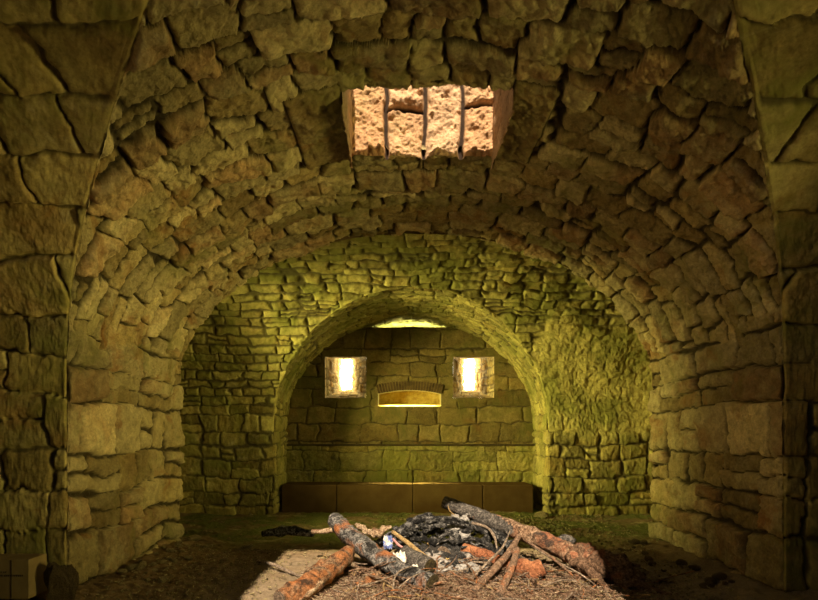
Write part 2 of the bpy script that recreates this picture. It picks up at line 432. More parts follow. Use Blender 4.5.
def plate_with_arch():
    """masonry above and beside the main arch, seen from nowhere but closing the chamber"""
    mb = MB(); y = 7.0
    P = [(AX - a - .02 * 0, zz) for a, zz in zip(x[::6] + .04, z[::6])]; 
    for (p, q) in zip(P[:-1], P[1:]):
        for sg in (1, -1):
            a0, a1 = (p[0], q[0]) if sg > 0 else (2 * AX - p[0], 2 * AX - q[0])
            e = -4.8 if sg > 0 else 5.3
            mb.poly([(a0, y, p[1]), (a1, y, q[1]), (e, y, q[1]), (e, y, p[1])])
    mb.poly([(-4.8, y, 3.9), (5.3, y, 3.9), (5.3, y, ROOF), (-4.8, y, ROOF)] if False else [(-4.8, y + .02, 4.0), (5.3, y + .02, 4.0), (5.3, y + .02, ROOF), (-4.8, y + .02, ROOF)])
    mb.build('wall_arch_back', M_mass, kind='structure')
plate_with_arch()
mb = MB()   # ends of the rooms
mb.box(-4.75, -4.5, -2.6, 4.8, -.1, ROOF)
mb.build('wall_passage_left', M_mass, kind='structure')
mb = MB(); mb.box(4.9, 5.15, -2.6, 4.8, -.1, ROOF); mb.build('wall_passage_right', M_mass, kind='structure')
mb = MB(); mb.box(-4.75, -4.5, 6.9, 9.8, -.1, ROOF); mb.build('wall_chamber_left', M_mass, kind='structure')
mb = MB(); mb.box(4.95, 5.2, 6.9, 9.8, -.1, ROOF); mb.build('wall_chamber_right', M_mass, kind='structure')
mb = MB(); mb.box(-4.75, 5.2, -4.4, -4.2, -.1, ROOF); mb.build('wall_rear', M_mass, kind='structure')
# outer mass that keeps the sky out: roof with the two openings, outer walls
mb = MB()
xs_ = [-5.2, HOLE2[0], HOLE1[0], HOLE1[1], HOLE2[1], 5.6]; ys_ = [-4.6, -1.0, HOLE2[3], HOLE1[2], HOLE1[3], 12.6]
for i in range(5):
    for j in range(5):
        h1 = i == 2 and j == 3; h2 = i in (1, 2, 3) and j == 1
        if not (h1 or h2): mb.poly([(xs_[i], ys_[j], ROOF), (xs_[i + 1], ys_[j], ROOF), (xs_[i + 1], ys_[j + 1], ROOF), (xs_[i], ys_[j + 1], ROOF)])
for a, b2 in (((-5.2, -4.6), (5.6, -4.6)), ((5.6, -4.6), (5.6, 12.6)), ((-5.2, 12.6), (-5.2, -4.6))):
    mb.poly([(*a, -.2), (*b2, -.2), (*b2, ROOF), (*a, ROOF)])
mb.build('ceiling_outer_roof', M_mass, kind='structure')

# skylight shaft: four masonry faces
def plane_sheet(name, O, U, V, nrm, lu, lv, mat, seed, ch, ln, res=.012, hole=None, us=None, vs=None, flip=False, **kw):
    us = np.linspace(0, lu, max(2, int(lu / res))) if us is None else us
    vs = np.linspace(0, lv, max(2, int(lv / res))) if vs is None else vs
    G, H = np.meshgrid(us, vs, indexing='ij')
    P = np.array(O)[None, None] + G[..., None] * np.array(U) + H[..., None] * np.array(V)
    N = np.broadcast_to(np.array(nrm, float), P.shape)
    return sheet(name, P, N, G, H, mat, seed, ch, ln, hole=hole, flip=flip, **kw)
def shaft_face():
    """far face: four columns of big rough blocks"""
    x0, x1, _, y = HOLE1
    us = np.linspace(-.03, x1 - x0 + .03, 170); vs = np.linspace(3.93, ROOF, 150)
    G, H = np.meshgrid(us, vs, indexing='ij')
    P = np.stack([x0 + G, np.full_like(G, y), H], -1)
    cuts = [-.2, .31, .655, 1.0, 1.5]
    g = G + .03 * fbm(P, 4, 3, 80); hh = H + .03 * fbm(P, 4, 3, 81)
    ci = np.clip(np.searchsorted(cuts, g) - 1, 0, 3); cu = np.array(cuts)
    beds = [[3, 4.62, 9], [3, 4.36, 9], [3, 4.70, 9], [3, 4.40, 9]]
    ta = np.minimum(g - cu[ci], cu[ci + 1] - g); tb = np.full_like(ta, 9.); r1 = np.zeros_like(ta)
    for c in range(4):
        m = ci == c; bb = np.array(beds[c]); q = hh[m]; k = np.clip(np.searchsorted(bb, q) - 1, 0, 1)
        tb[m] = np.minimum(q - bb[k], bb[k + 1] - q); r1[m] = (c * .37 + k * .23) % 1
    d = np.minimum(ta, tb); prof = ss((d - .008) / .026); rim = ss(d / .08)
    lump = fbm(P, 5, 4, 84, .6)
    h = .03 + .055 * (prof - 1) + .015 * (rim - 1) + prof * (.055 * lump + .075 * (np.abs(fbm(P, 9, 4, 88, .6)) - .2) + .02 * fbm(P, 30, 3, 90, .7))
    V = P + np.array([0, -1., 0]) * h[..., None]
    st = np.stack([r1, np.full_like(r1, .8), prof, np.ones_like(r1)], -1)
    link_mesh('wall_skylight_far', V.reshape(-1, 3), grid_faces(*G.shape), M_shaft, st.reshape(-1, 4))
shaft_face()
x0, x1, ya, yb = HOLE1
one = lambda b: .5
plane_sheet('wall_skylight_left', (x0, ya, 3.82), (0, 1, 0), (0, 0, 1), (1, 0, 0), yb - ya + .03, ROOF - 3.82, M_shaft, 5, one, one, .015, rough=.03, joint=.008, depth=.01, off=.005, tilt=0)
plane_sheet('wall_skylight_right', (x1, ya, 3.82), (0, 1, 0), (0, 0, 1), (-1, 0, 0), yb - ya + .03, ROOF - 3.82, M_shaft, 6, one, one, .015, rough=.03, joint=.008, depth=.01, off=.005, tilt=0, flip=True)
plane_sheet('wall_skylight_near', (x0, ya - .03, 4.00), (1, 0, 0), (0, 0, 1), (0, 1, 0), x1 - x0, ROOF - 4.00, M_vault, 7, one, one, .03, rough=.04)
# unseen larger opening over the crossing, assumed and sized for the sun patch
X0, X1, Ya, Yb = HOLE2
mb = MB()
def vault_z(xx, yy_):
    m = MSP + MR * math.sqrt(max(0, 1 - ((xx - AX) / MA) ** 2)); t = MSP + MR * math.sqrt(max(0, 1 - ((yy_ - YC) / TW) ** 2))
    return max(m, t) + .03
rim = [(X0 + (X1 - X0) * t / 12, Yb) for t in range(13)] + [(X1, Yb + (Ya - Yb) * t / 12) for t in range(1, 13)] + [(X1 + (X0 - X1) * t / 12, Ya) for t in range(1, 13)] + [(X0, Ya + (Yb - Ya) * t / 12) for t in range(1, 13)]
for (pa, qa), (pb, qb) in zip(rim[:-1], rim[1:]):
    ty_ = lambda q: Yb + (q - Yb) * (Yb + 1.0) / (Yb - Ya)
    mb.poly([(pa, qa, vault_z(pa, qa)), (pb, qb, vault_z(pb, qb)), (pb, ty_(qb), ROOF), (pa, ty_(qa), ROOF)])
mb.build('wall_unseen_opening', M_mass, kind='structure')

# ------------------------------------------------------------------ back wall of the niche with its openings
WL = (-1.42, -.62); WR = (1.07, 1.87); WZ = (2.12, 2.92); CX = (-.39, .84); CZ = (1.96, 2.20); CT = .075
def back_hole(Q):
    xx, zz = Q[..., 0], Q[..., 2]
    a = ((xx > WL[0]) & (xx < WL[1]) | (xx > WR[0]) & (xx < WR[1])) & (zz > WZ[0]) & (zz < WZ[1])
    u = (xx - (CX[0] + CX[1]) / 2) / ((CX[1] - CX[0]) / 2)
    c = (np.abs(u) < 1) & (zz > CZ[0]) & (zz < CZ[1] + CT * (1 - u * u))
    return a | c
def snap(lst, step):
    out = []
    for a, b3 in zip(lst[:-1], lst[1:]): out += list(np.linspace(a, b3, max(2, int((b3 - a) / step) + 1))[:-1])
    return np.array(out + [lst[-1]])
us = snap([AX - 2.5, WL[0], WL[1], CX[0], CX[1], WR[0], WR[1], AX + 2.5], .014) - (AX - 2.5)
vs = snap([1.15, CZ[0], WZ[0], CZ[1] + CT, WZ[1], 3.5], .012) - 1.15
def back_fix(P, h, r1, r2, prof):
    # dressed blocks frame the openings: keep the rims flat
    def rd(x0, x1, z0, z1):
        dx = np.maximum(np.maximum(x0 - P[..., 0], P[..., 0] - x1), 0); dz = np.maximum(np.maximum(z0 - P[..., 2], P[..., 2] - z1), 0)
        return np.hypot(dx, dz)
    d = np.minimum(np.minimum(rd(*WL, *WZ), rd(*WR, *WZ)), rd(*CX, CZ[0], CZ[1] + CT))
    k = ss((d - .02) / .1)
    return h * k, r1, r2, prof * k + (1 - k)
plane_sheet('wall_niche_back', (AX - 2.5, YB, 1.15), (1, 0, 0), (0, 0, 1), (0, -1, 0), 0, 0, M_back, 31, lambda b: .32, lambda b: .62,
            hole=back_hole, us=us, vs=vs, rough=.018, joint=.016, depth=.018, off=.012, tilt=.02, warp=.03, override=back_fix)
plane_sheet('wall_niche_foot', (AX - 2.5, YB - .09, -.1), (1, 0, 0), (0, 0, 1), (0, -1, 0), 5.0, 1.30, M_foot, 33, lambda b: .42, lambda b: .7,
            rough=.05, joint=.012, depth=.012, off=.01, tilt=.02)
mb = MB(); mb.box(AX - 2.42, AX + 2.42, YB - .12, YB + .05, 1.19, 1.225); mb.build('trim_niche_ledge', M_back, bevel=.008, kind='structure')
# wall core behind the face: closes the embrasures
mb = MB()
mb.box(AX - 2.6, AX + 2.6, YB + .03, YB + .30, 3.44, 3.495)
mb.box(AX - 2.6, WL[0] - .03, YB + .03, 12.4, -.1, 3.45); mb.box(WL[1] + .03, CX[0] - .03, YB + .03, 12.4, -.1, 3.45)
mb.box(CX[1] + .03, WR[0] - .03, YB + .03, 12.4, -.1, 3.45); mb.box(WR[1] + .03, AX + 2.6, YB + .03, 12.4, -.1, 3.45)
mb.box(-5.1, AX - 2.55, 9.9, 12.4, -.1, ROOF); mb.box(AX + 2.55, 5.5, 9.9, 12.4, -.1, ROOF)
mb.box(AX - 2.6, AX + 2.6, 11.45, 12.4, 3.3, ROOF)
mb.build('wall_niche_core', M_mass, kind='structure')

M_emb = stone_mat('embrasure_stone', [(.50, .36, .13), (.72, .58, .28), (.62, .46, .18), (.42, .28, .09)], 0, streak=.5, joint=(.12, .08, .03))
def embrasure(name, x0, x1, z0, z1, bx0, bx1, bz0, bz1, depth):
    """splayed sides, sloping sill and head narrowing to a slit"""
    f = [(x0, z0), (x1, z0), (x1, z1), (x0, z1)]; g = [(bx0, bz0), (bx1, bz0), (bx1, bz1), (bx0, bz1)]
    nrm = [(0, 0, 1), (-1, 0, 0), (0, 0, -1), (1, 0, 0)]
    mbp = []
    n, m = 34, 44
    V = []; F = []; S = []
    base = 0
    for k in range(4):
        a, b4 = np.array(f[k]), np.array(f[(k + 1) % 4]); c, d = np.array(g[k]), np.array(g[(k + 1) % 4])
        u = np.linspace(0, 1, n)[:, None, None]; v = np.linspace(0, 1, m)[None, :, None]
        q = (a * (1 - u) + b4 * u) * (1 - v) + (c * (1 - u) + d * u) * v
        P = np.stack([q[..., 0], YB - .005 + depth * np.broadcast_to(v[..., 0], q.shape[:2]), q[..., 1]], -1)
        A_ = P[..., 1]; B_ = P[..., 2] if k in (1, 3) else P[..., 0]
        h, r1, r2, prof = stones(A_, B_, P, 41 + k, lambda b: .17, lambda b: .16, warp=.03, joint=.02, depth=.02, off=.02)
        ed = ss(np.minimum(np.minimum(u, 1 - u)[..., 0] / .1, 1)) * ss(v[..., 0] / .06)
        V.append((P + np.array(nrm[k]) * ((h + .02 * fbm(P, 9, 4, 45)) * ed)[..., None]).reshape(-1, 3))
        F.append(grid_faces(n, m)[:, ::-1] + base); base += n * m
        S.append(np.stack([r1, r2, prof, np.ones_like(r1)], -1).reshape(-1, 4))
    link_mesh(name, np.concatenate(V), np.concatenate(F), M_emb, np.concatenate(S))
embrasure('window_1', *WL, *WZ, -1.24, -1.02, 2.40, 3.06, 1.35)
embrasure('window_2', *WR, *WZ, 1.45, 1.67, 2.40, 3.06, 1.35)
# low central opening: recess with a rear face and a chute above
mb = MB()
x0, x1 = CX; z0 = CZ[0]
mb.poly([(x0, YB, z0), (x1, YB, z0), (x1, YB + .42, z0 + .075), (x0, YB + .42, z0 + .075)])
mb.poly([(x0, YB, z0), (x0, YB + .42, z0), (x0, YB + .42, 2.9), (x0, YB, 2.9)])
mb.poly([(x1, YB, z0), (x1, YB + .42, z0), (x1, YB + .42, 2.9), (x1, YB, 2.9)])
mb.poly([(x0, YB + .42, 1.9), (x1, YB + .42, 1.9), (x1, YB + .42, 3.0), (x0, YB + .42, 3.0)])
mb.poly([(x0, YB + .035, 2.29), (x1, YB + .035, 2.29), (x1, YB + .035, 3.0), (x0, YB + .035, 3.0)])
mb.poly([(x0, YB + .035, 2.29), (x1, YB + .035, 2.29), (x1, YB + .01, 2.29), (x0, YB + .01, 2.29)])
mb.poly([(x0, YB, 2.9), (x1, YB, 2.9), (x1, YB + .42, 2.9), (x0, YB + .42, 2.9)])
M_rec, nt, b = new_mat('recess_stone')
tc = NN(nt, 'ShaderNodeTexCoord').outputs['Object']
nt.links.new(ramp(nt, noise_node(nt, tc, 9, 6, .65), [(.3, (.34, .20, .04)), (.55, (.6, .46, .12)), (.75, (.7, .6, .25))]), b.inputs['Base Color'])
bump(nt, b, noise_node(nt, tc, 14, 6, .7), .8, .03)
mb.build('window_3', M_rec, kind='structure')
# flat arch of thin bricks over it
mb = MB(); M_brick, nt, b = new_mat('dark_arch_brick')
tc = NN(nt, 'ShaderNodeTexCoord').outputs['Object']
nt.links.new(ramp(nt, noise_node(nt, tc, 7, 4), [(.3, (.07, .045, .02)), (.7, (.20, .13, .05))]), b.inputs['Base Color'])
nb = 24; rnd = random.Random(4)
for i in range(nb):
    u = (i + .5) / nb * 2 - 1; xc = (x0 + x1) / 2 + u * (x1 - x0) / 2; hw = (x1 - x0) / nb / 2 * .86
    zb = CZ[1] + CT * (1 - u * u) - rnd.uniform(-.004, .004); sk = u * .05
    zt = zb + .17
    k = len(mb.v)
    for yy_ in (YB - .03 - rnd.uniform(0, .012), YB + .03):
        mb.v += [(xc - hw, yy_, zb), (xc + hw, yy_, zb), (xc + hw + sk, yy_, zt), (xc - hw + sk, yy_, zt)]
    for q in ((0, 1, 2, 3), (7, 6, 5, 4), (0, 4, 5, 1), (1, 5, 6, 2), (2, 6, 7, 3), (3, 7, 4, 0)): mb.f.append(tuple(k + t for t in q))
mb.build('trim_brick_arch', M_brick, kind='structure')
# thin added strips, their pale colour stands for light on the opening's rim
M_lit_rim, nt, b = new_mat('lit_rim_colour'); b.inputs['Base Color'].default_value = (.75, .66, .36, 1)
mb = MB()
mb.box(x0, x0 + .018, YB + .0, YB + .05, z0, CZ[1] + .01); mb.box(x1 - .018, x1, YB + .0, YB + .05, z0, CZ[1] + .01)
n = 30
for i in range(n):
    ua, ub = i / n * 2 - 1, (i + 1) / n * 2 - 1
    xa, xb = (x0 + x1) / 2 + ua * (x1 - x0) / 2, (x0 + x1) / 2 + ub * (x1 - x0) / 2
    za, zb = CZ[1] + CT * (1 - ua * ua), CZ[1] + CT * (1 - ub * ub)
    k = len(mb.v)
    mb.v += [(xa, YB + .0, za - .014), (xb, YB + .0, zb - .014), (xb, YB + .0, zb), (xa, YB + .0, za), (xa, YB + .04, za - .014), (xb, YB + .04, zb - .014), (xb, YB + .04, zb), (xa, YB + .04, za)]
    for q in ((0, 1, 2, 3), (7, 6, 5, 4), (0, 4, 5, 1), (3, 2, 6, 7)): mb.f.append(tuple(k + t for t in q))
mb.build('trim_lit_rim', M_lit_rim, kind='structure')

# ------------------------------------------------------------------ floor
def floor_z(X, Y):
    P = np.stack([X, Y, np.zeros_like(X)], -1)
    h = .05 * fbm(P, .8, 4, 50) + .02 * fbm(P, 5, 4, 52)
    side = ss((np.abs(X - AX) - 2.35) / .7) * ss((Y - 3.5) / .8) * (1 - ss((Y - 7.2) / .5))
    h += side * (.07 + .05 * fbm(P, 3, 3, 55))
    pile = np.exp(-(((X - .35) / 1.25) ** 2 + ((Y - 5.35) / .75) ** 2))
    core = np.exp(-(((X - .62) / .62) ** 2 + ((Y - 5.85) / .38) ** 2))
    h += pile * (.07 + .05 * fbm(P, 4, 3, 57)) + core * (.20 + .06 * fbm(P, 6, 3, 58))
    return h
def fz(px, py): return float(floor_z(np.array([[px]], float), np.array([[py]], float))[0, 0])
gx = np.linspace(-4.8, 5.3, 520); gy = np.concatenate([np.linspace(-4.4, 3.4, 60)[:-1], np.linspace(3.4, 7.2, 300)[:-1], np.linspace(7.2, 10.8, 190)])
GX, GY = np.meshgrid(gx, gy, indexing='ij'); GZ = floor_z(GX, GY)
PF = np.stack([GX, GY, GZ], -1)
peb = vn(PF, 16, 62); GZ2 = GZ + .012 * ss((peb - .55) / .2) + .008 * fbm(PF, 20, 3, 63)
PF[..., 2] = GZ2
M_floor, nt, b = new_mat('earth_floor')
tc = NN(nt, 'ShaderNodeTexCoord').outputs['Object']
n1 = noise_node(nt, tc, 1.3, 6, .65, .4); n2 = noise_node(nt, tc, 12, 6, .7); n3 = noise_node(nt, tc, 60, 4, .7)
dirt = ramp(nt, n2, [(.25, (.10, .065, .03)), (.5, (.21, .14, .07)), (.75, (.34, .25, .14))])
dust = ramp(nt, n3, [(.3, (.18, .135, .085)), (.7, (.34, .27, .18))])
sx = NN(nt, 'ShaderNodeSeparateXYZ'); nt.links.new(tc, sx.inputs[0])
# swept pale sand in front of the fire place
fx = maprange(nt, sx.outputs[0], -2.2, -1.0); fy = maprange(nt, sx.outputs[1], 6.7, 5.8)
sand = math_(nt, 'MULTIPLY', math_(nt, 'MULTIPLY', fx, fy), maprange(nt, n1, .35, .55, .5, 1.0))
col = mixc(nt, sand, dirt, dust)
gravelm = maprange(nt, sx.outputs[1], 6.4, 7.4)
moss = math_(nt, 'MULTIPLY', gravelm, maprange(nt, n1, .42, .52, 0, .95))
mosscol = ramp(nt, n3, [(.3, (.05, .06, .012)), (.55, (.14, .16, .035)), (.8, (.30, .30, .12))])
col = mixc(nt, moss, col, mosscol)
pale = math_(nt, 'MULTIPLY', gravelm, maprange(nt, noise_node(nt, tc, 2.4, 5, .6), .58, .66, 0, .8))
col = mixc(nt, pale, col, (.38, .33, .17))
nt.links.new(col, b.inputs['Base Color'])
bump(nt, b, math_(nt, 'ADD', n2, math_(nt, 'MULTIPLY', n3, .7)), .9, .03)
link_mesh('floor', PF.reshape(-1, 3), grid_faces(*GX.shape)[:, ::-1], M_floor)

# ================================================================== THINGS
def W(px, py, d):
    """a point d metres ahead that was measured at this place of the photograph"""
    return Vector(((px - 398) / FPX * d, d, 1.4 - (py - 435) / FPX * d))
def tag(o, label=None, cat=None, group=None, kind=None):
    if label: o['label'] = label
    if cat: o['category'] = cat
    if group: o['group'] = group
    if kind: o['kind'] = kind
    return o
def empty(name, loc, label, cat, group=None):
    o = bpy.data.objects.new(name, None); COL.objects.link(o); o.location = loc; o.empty_display_size = .1
    return tag(o, label, cat, group)
def raw(name, v, f, mat, parent=None, smooth=True):
    me = bpy.data.meshes.new(name); me.from_pydata([tuple(p) for p in v], [], f); me.update()
    for p in me.polygons: p.use_smooth = smooth
    me.materials.append(mat)
    o = bpy.data.objects.new(name, me); COL.objects.link(o)
    if parent:
        o.parent = parent; o.matrix_parent_inverse = Matrix.Translation(-parent.location)
    return o

# bench of four concrete blocks
M_conc, nt, b = new_mat('brown_concrete')
tc = NN(nt, 'ShaderNodeTexCoord').outputs['Object']
cc_ = ramp(nt, noise_node(nt, tc, 2.5, 6, .6), [(.3, (.08, .045, .016)), (.6, (.12, .075, .028)), (.8, (.15, .10, .035))])
nt.links.new(mixc(nt, maprange(nt, noise_node(nt, tc, 50, 3, .6), .5, .7, 0, .4), cc_, (.09, .06, .03)), b.inputs['Base Color'])
b.inputs['Specular IOR Level'].default_value = .05
bump(nt, b, noise_node(nt, tc, 60, 5, .7), .4, .01)
M_ctop, nt, b = new_mat('mossy_render')
tc = NN(nt, 'ShaderNodeTexCoord').outputs['Object']
nt.links.new(ramp(nt, noise_node(nt, tc, 6, 5, .6), [(.3, (.25, .22, .06)), (.7, (.45, .42, .14))]), b.inputs['Base Color'])
bx_ = [-2.10, -1.10, .27, 1.53, 2.44]
for i, lab in enumerate(('long low brown concrete block beside the foot of the niche arch with the mossy reveal', 'long low brown concrete block under the bright window beside the lone twig end',
                         'long low brown concrete block behind the smoke-black end of the fallen trunk', 'low brown concrete block at the bench end nearer the plastered wall')):
    a, c = bx_[i] + .006, bx_[i + 1] - .006
    mb = MB(); mb.box(a, c, 9.80, 10.47, -.04, .50)
    o = mb.build('bench_block', M_conc, bevel=.012); tag(o, lab, 'block', 'concrete blocks of the bench')

# ---------------- wood materials
def wood_mat(name, stops, oscale=3.0, orange=None, om=(.5, .58), ash=None, char=None, cm=(.55, .62)):
    m, nt, b = new_mat(name)
    tc = NN(nt, 'ShaderNodeTexCoord').outputs['Object']
    base = ramp(nt, noise_node(nt, tc, 24, 6, .7), stops)
    if ash: base = mixc(nt, maprange(nt, noise_node(nt, tc, 9, 6, .75), .52, .66, 0, .8), base, ash)
    if orange: base = mixc(nt, maprange(nt, noise_node(nt, tc, oscale, 4, .55, .4), om[0], om[1], 0, .95), base, orange)
    if char: base = mixc(nt, maprange(nt, noise_node(nt, tc, oscale * 1.3, 4, .6, .6), cm[0], cm[1], 0, .95), base, char)
    g = maprange(nt, noise_node(nt, tc, 48, 6, .8), .40, .60, .35, 1.2)
    gc = NN(nt, 'ShaderNodeCombineColor')
    for i in range(3): nt.links.new(g, gc.inputs[i])
    base = mixc(nt, .85, base, gc.outputs[0], 'MULTIPLY')
    nt.links.new(base, b.inputs['Base Color'])
    bump(nt, b, math_(nt, 'ADD', noise_node(nt, tc, 22, 6, .75), math_(nt, 'MULTIPLY', g, .35)), 1.0, .022)
    return m
M_logA = wood_mat('scorched_grey_bark', [(.38, (.035, .033, .032)), (.5, (.15, .145, .14)), (.62, (.34, .32, .30))], 4.5, (.46, .17, .06), (.50, .64), char=(.02, .018, .016), cm=(.56, .66))
M_logB = wood_mat('orange_stripped_bark', [(.4, (.12, .065, .035)), (.6, (.36, .24, .15))], 5.5, (.52, .19, .06), (.42, .60), char=(.07, .04, .025), cm=(.54, .64))
M_logC = wood_mat('tan_trunk_bark', [(.38, (.13, .075, .045)), (.5, (.34, .21, .13)), (.62, (.52, .36, .24))], 5.0, (.42, .17, .09), (.48, .62), char=(.07, .05, .04), cm=(.54, .64))
M_logD = wood_mat('charred_trunk', [(.3, (.03, .028, .027)), (.55, (.15, .135, .12)), (.75, (.38, .34, .30))], 2.6, (.36, .14, .06), (.60, .66))
M_red = wood_mat('red_brown_wood', [(.3, (.22, .07, .03)), (.7, (.50, .20, .10))], 5, (.58, .25, .12), (.5, .6), char=(.04, .025, .02), cm=(.6, .66))
M_char = wood_mat('black_charcoal', [(.42, (.008, .008, .008)), (.54, (.035, .034, .033)), (.64, (.20, .19, .18))], 4, ash=(.36, .35, .34))
M_cut = wood_mat('dark_cut_end', [(.3, (.03, .022, .010)), (.7, (.10, .075, .03))])
M_cutg = wood_mat('grey_brown_cut_end', [(.3, (.14, .10, .07)), (.7, (.30, .22, .16))])
M_br = wood_mat('brown_branch', [(.3, (.16, .09, .055)), (.7, (.42, .28, .19))], 6, (.45, .20, .10), (.55, .62))
M_grey = wood_mat('grey_weathered_twig', [(.3, (.20, .14, .10)), (.7, (.50, .40, .30))])
M_pale = wood_mat('pale_peeled_stick', [(.3, (.42, .27, .11)), (.7, (.66, .47, .22))])
M_palebark = wood_mat('pale_split_wood', [(.38, (.30, .18, .10)), (.62, (.72, .55, .37))], 9, (.22, .11, .06), (.54, .62))

M_root = wood_mat('rough_root', [(.3, (.06, .035, .02)), (.55, (.22, .13, .08)), (.8, (.42, .28, .19))], 4, (.30, .12, .06), (.55, .62))
def resample(pts, rad, n):
    """Catmull-Rom through the points"""
    out = []
    m = len(pts)
    for i in range(n + 1):
        t = i / n * (m - 1); k = min(int(t), m - 2); u = t - k
        p = [pts[max(k - 1, 0)], pts[k], pts[k + 1], pts[min(k + 2, m - 1)]]
        q = .5 * ((2 * p[1]) + (p[2] - p[0]) * u + (2 * p[0] - 5 * p[1] + 4 * p[2] - p[3]) * u * u + (3 * p[1] - p[0] - 3 * p[2] + p[3]) * u ** 3)
        out.append((q, rad[k] * (1 - u) + rad[k + 1] * u))
    return out
def tube(pts, rad, n=30, sides=16, amp=.1, freq=9, seed=0, ridge=0.0, cap=True):
    rs = resample([Vector(p) for p in pts], rad, n)
    v, f = [], []
    up = Vector((.13, .2, 1)).normalized()
    for i, (p, r) in enumerate(rs):
        a = rs[max(i - 1, 0)][0]; c = rs[min(i + 1, n)][0]; t = (c - a).normalized()
        x = up.cross(t)
        if x.length < .1: x = Vector((1, 0, 0)).cross(t)
        x.normalize(); y = t.cross(x)
        for k in range(sides):
            an = 2 * math.pi * k / sides
            d = x * math.cos(an) + y * math.sin(an)
            q = p + d * r
            nz_ = mnoise.fractal(q * freq + Vector((seed * 7.1, 0, 0)), .8, 2.0, 4)
            rr = r * (1 + amp * nz_ + ridge * math.sin(k * 2 * math.pi / sides * 5 + seed))
            v.append(p + d * rr)
    for i in range(n):
        for k in range(sides):
            f.append((i * sides + k, i * sides + (k + 1) % sides, (i + 1) * sides + (k + 1) % sides, (i + 1) * sides + k))
    ends = ([v[k] for k in range(sides)], [v[n * sides + k] for k in range(sides)])
    if cap:
        f.append(tuple(range(sides - 1, -1, -1))); f.append(tuple(n * sides + k for k in range(sides)))
    return v, f, ends
def disc(loop, mat, parent, out, name='cut_end', label=None):
    c = sum(loop, Vector()) / len(loop)
    v = []; f = []; n = len(loop)
    for s_, o_ in ((1.0, .001), (.93, .006), (.5, .003), (.2, .007)):
        v += [c + (p - c) * s_ + out * (o_ + .004 * mnoise.noise(p * 40 * s_)) for p in loop]
    v.append(c + out * .004)
    for r_ in range(3):
        for k in range(n): f.append((r_ * n + k, r_ * n + (k + 1) % n, (r_ + 1) * n + (k + 1) % n, (r_ + 1) * n + k))
    for k in range(n): f.append((3 * n + k, 3 * n + (k + 1) % n, 4 * n))
    o = raw(name, v, f, mat, parent)
    if label: o['label'] = label
    return o
def log(name, label, cat, pts, rad, mat, group=None, n=30, amp=.12, seed=0, cut=M_cut, ends=(True, True), freq=9, sides=18, ridge=0.0, stubs=()):
    P_ = [W(*p) for p in pts]
    base = Vector((P_[0].x, P_[0].y, fz(P_[0].x, P_[0].y)))
    r_ = empty(name, base, label, cat, group)
    v, f, e = tube(P_, rad, n, sides, amp, freq, seed, ridge)
    raw('bark', v, f, mat, r_)
    d0 = (P_[0] - P_[1]).normalized(); d1 = (P_[-1] - P_[-2]).normalized()
    if ends[0]: disc(e[0], cut, r_, d0)
    if ends[1]: disc(e[1], cut, r_, d1)
    for (sp2, sr, sm) in stubs:
        v, f, e = tube([W(*p) for p in sp2], sr, 12, 12, .15, 14, seed + 3); raw('branch_stub', v, f, sm, r_)
    return r_

# ---------------- the fire remains: named pieces
log('firewood_log', 'long grey scorched log with orange patches lying slantwise across the front of the fire remains', 'log',
    [(334, 519.5, 5.95), (345, 531, 5.75), (362, 545, 5.5), (385, 561, 5.2), (408, 574, 4.95), (433, 584, 4.75)], [.078, .100, .096, .088, .086, .092], M_logA, amp=.24, seed=1, n=60,
    stubs=[([(312, 531.5, 5.95), (326, 531, 5.9), (343, 527, 5.85)], [.022, .028, .034], M_palebark)])
log('firewood_log', 'orange-barked split log propped low against the long scorched log and pointing at the viewer', 'log',
    [(349, 551, 5.30), (340, 561, 5.12), (322, 574, 4.85), (305, 587, 4.62), (280, 600, 4.42)], [.068, .085, .10, .10, .08], M_logB, amp=.3, seed=2, cut=M_cutg,
    stubs=[([(322, 580, 4.74), (310, 592, 4.55), (300, 601, 4.45)], [.03, .03, .02], M_palebark)])
log('fallen_trunk', 'longest tan and charred trunk resting on the heap with its blackened tip raised', 'trunk',
    [(445, 502.5, 6.35), (470, 512, 6.2), (500, 524, 5.98), (525, 533, 5.8), (548, 543, 5.6), (572, 554, 5.4), (594, 565, 5.25)], [.068, .080, .088, .092, .096, .10, .10], M_logC, amp=.22, seed=3, n=70, ends=(True, False),
    stubs=[([(556, 544, 5.62), (566, 540, 5.6), (573, 543, 5.55)], [.05, .06, .05], M_logD)])
t = [o for o in COL.objects if o.name.startswith('fallen_trunk')][0]
v, f, e = tube([W(444, 502, 6.34), W(470, 512, 6.19), W(500, 524.5, 5.97), W(520, 531.5, 5.83)], [.071, .083, .090, .080], 40, 18, .16, 9, 3)
o = raw('charred_tip', v, f, M_logD, t); o['label'] = 'charred black upper end of the trunk'
for pts_, rad_, nm_ in (([(566, 552, 5.46), (582, 559, 5.34), (600, 567, 5.2), (622, 574, 5.08), (645, 582, 4.98)], [.085, .125, .145, .13, .04], 'root_end'),
                        ([(598, 566, 5.2), (618, 562, 5.22), (640, 566, 5.15)], [.07, .05, .015], 'root'), ([(615, 575, 5.05), (645, 588, 4.9), (672, 596, 4.8)], [.07, .05, .015], 'root'),
                        ([(585, 566, 5.2), (596, 578, 5.0), (610, 590, 4.85)], [.05, .04, .012], 'root')):
    v, f, e = tube([W(*p) for p in pts_], rad_, 40, 22, .55, 7, 5)
    o = raw(nm_, v, f, M_root, t)
    if nm_ == 'root_end': o['label'] = 'rough brown root end of the trunk'
log('firewood_log', 'short brown log with a burnt black round end behind the long scorched log', 'log',
    [(404, 553, 5.35), (416, 560, 5.22), (430, 567, 5.08)], [.075, .08, .078], M_logD, seed=7, n=20)
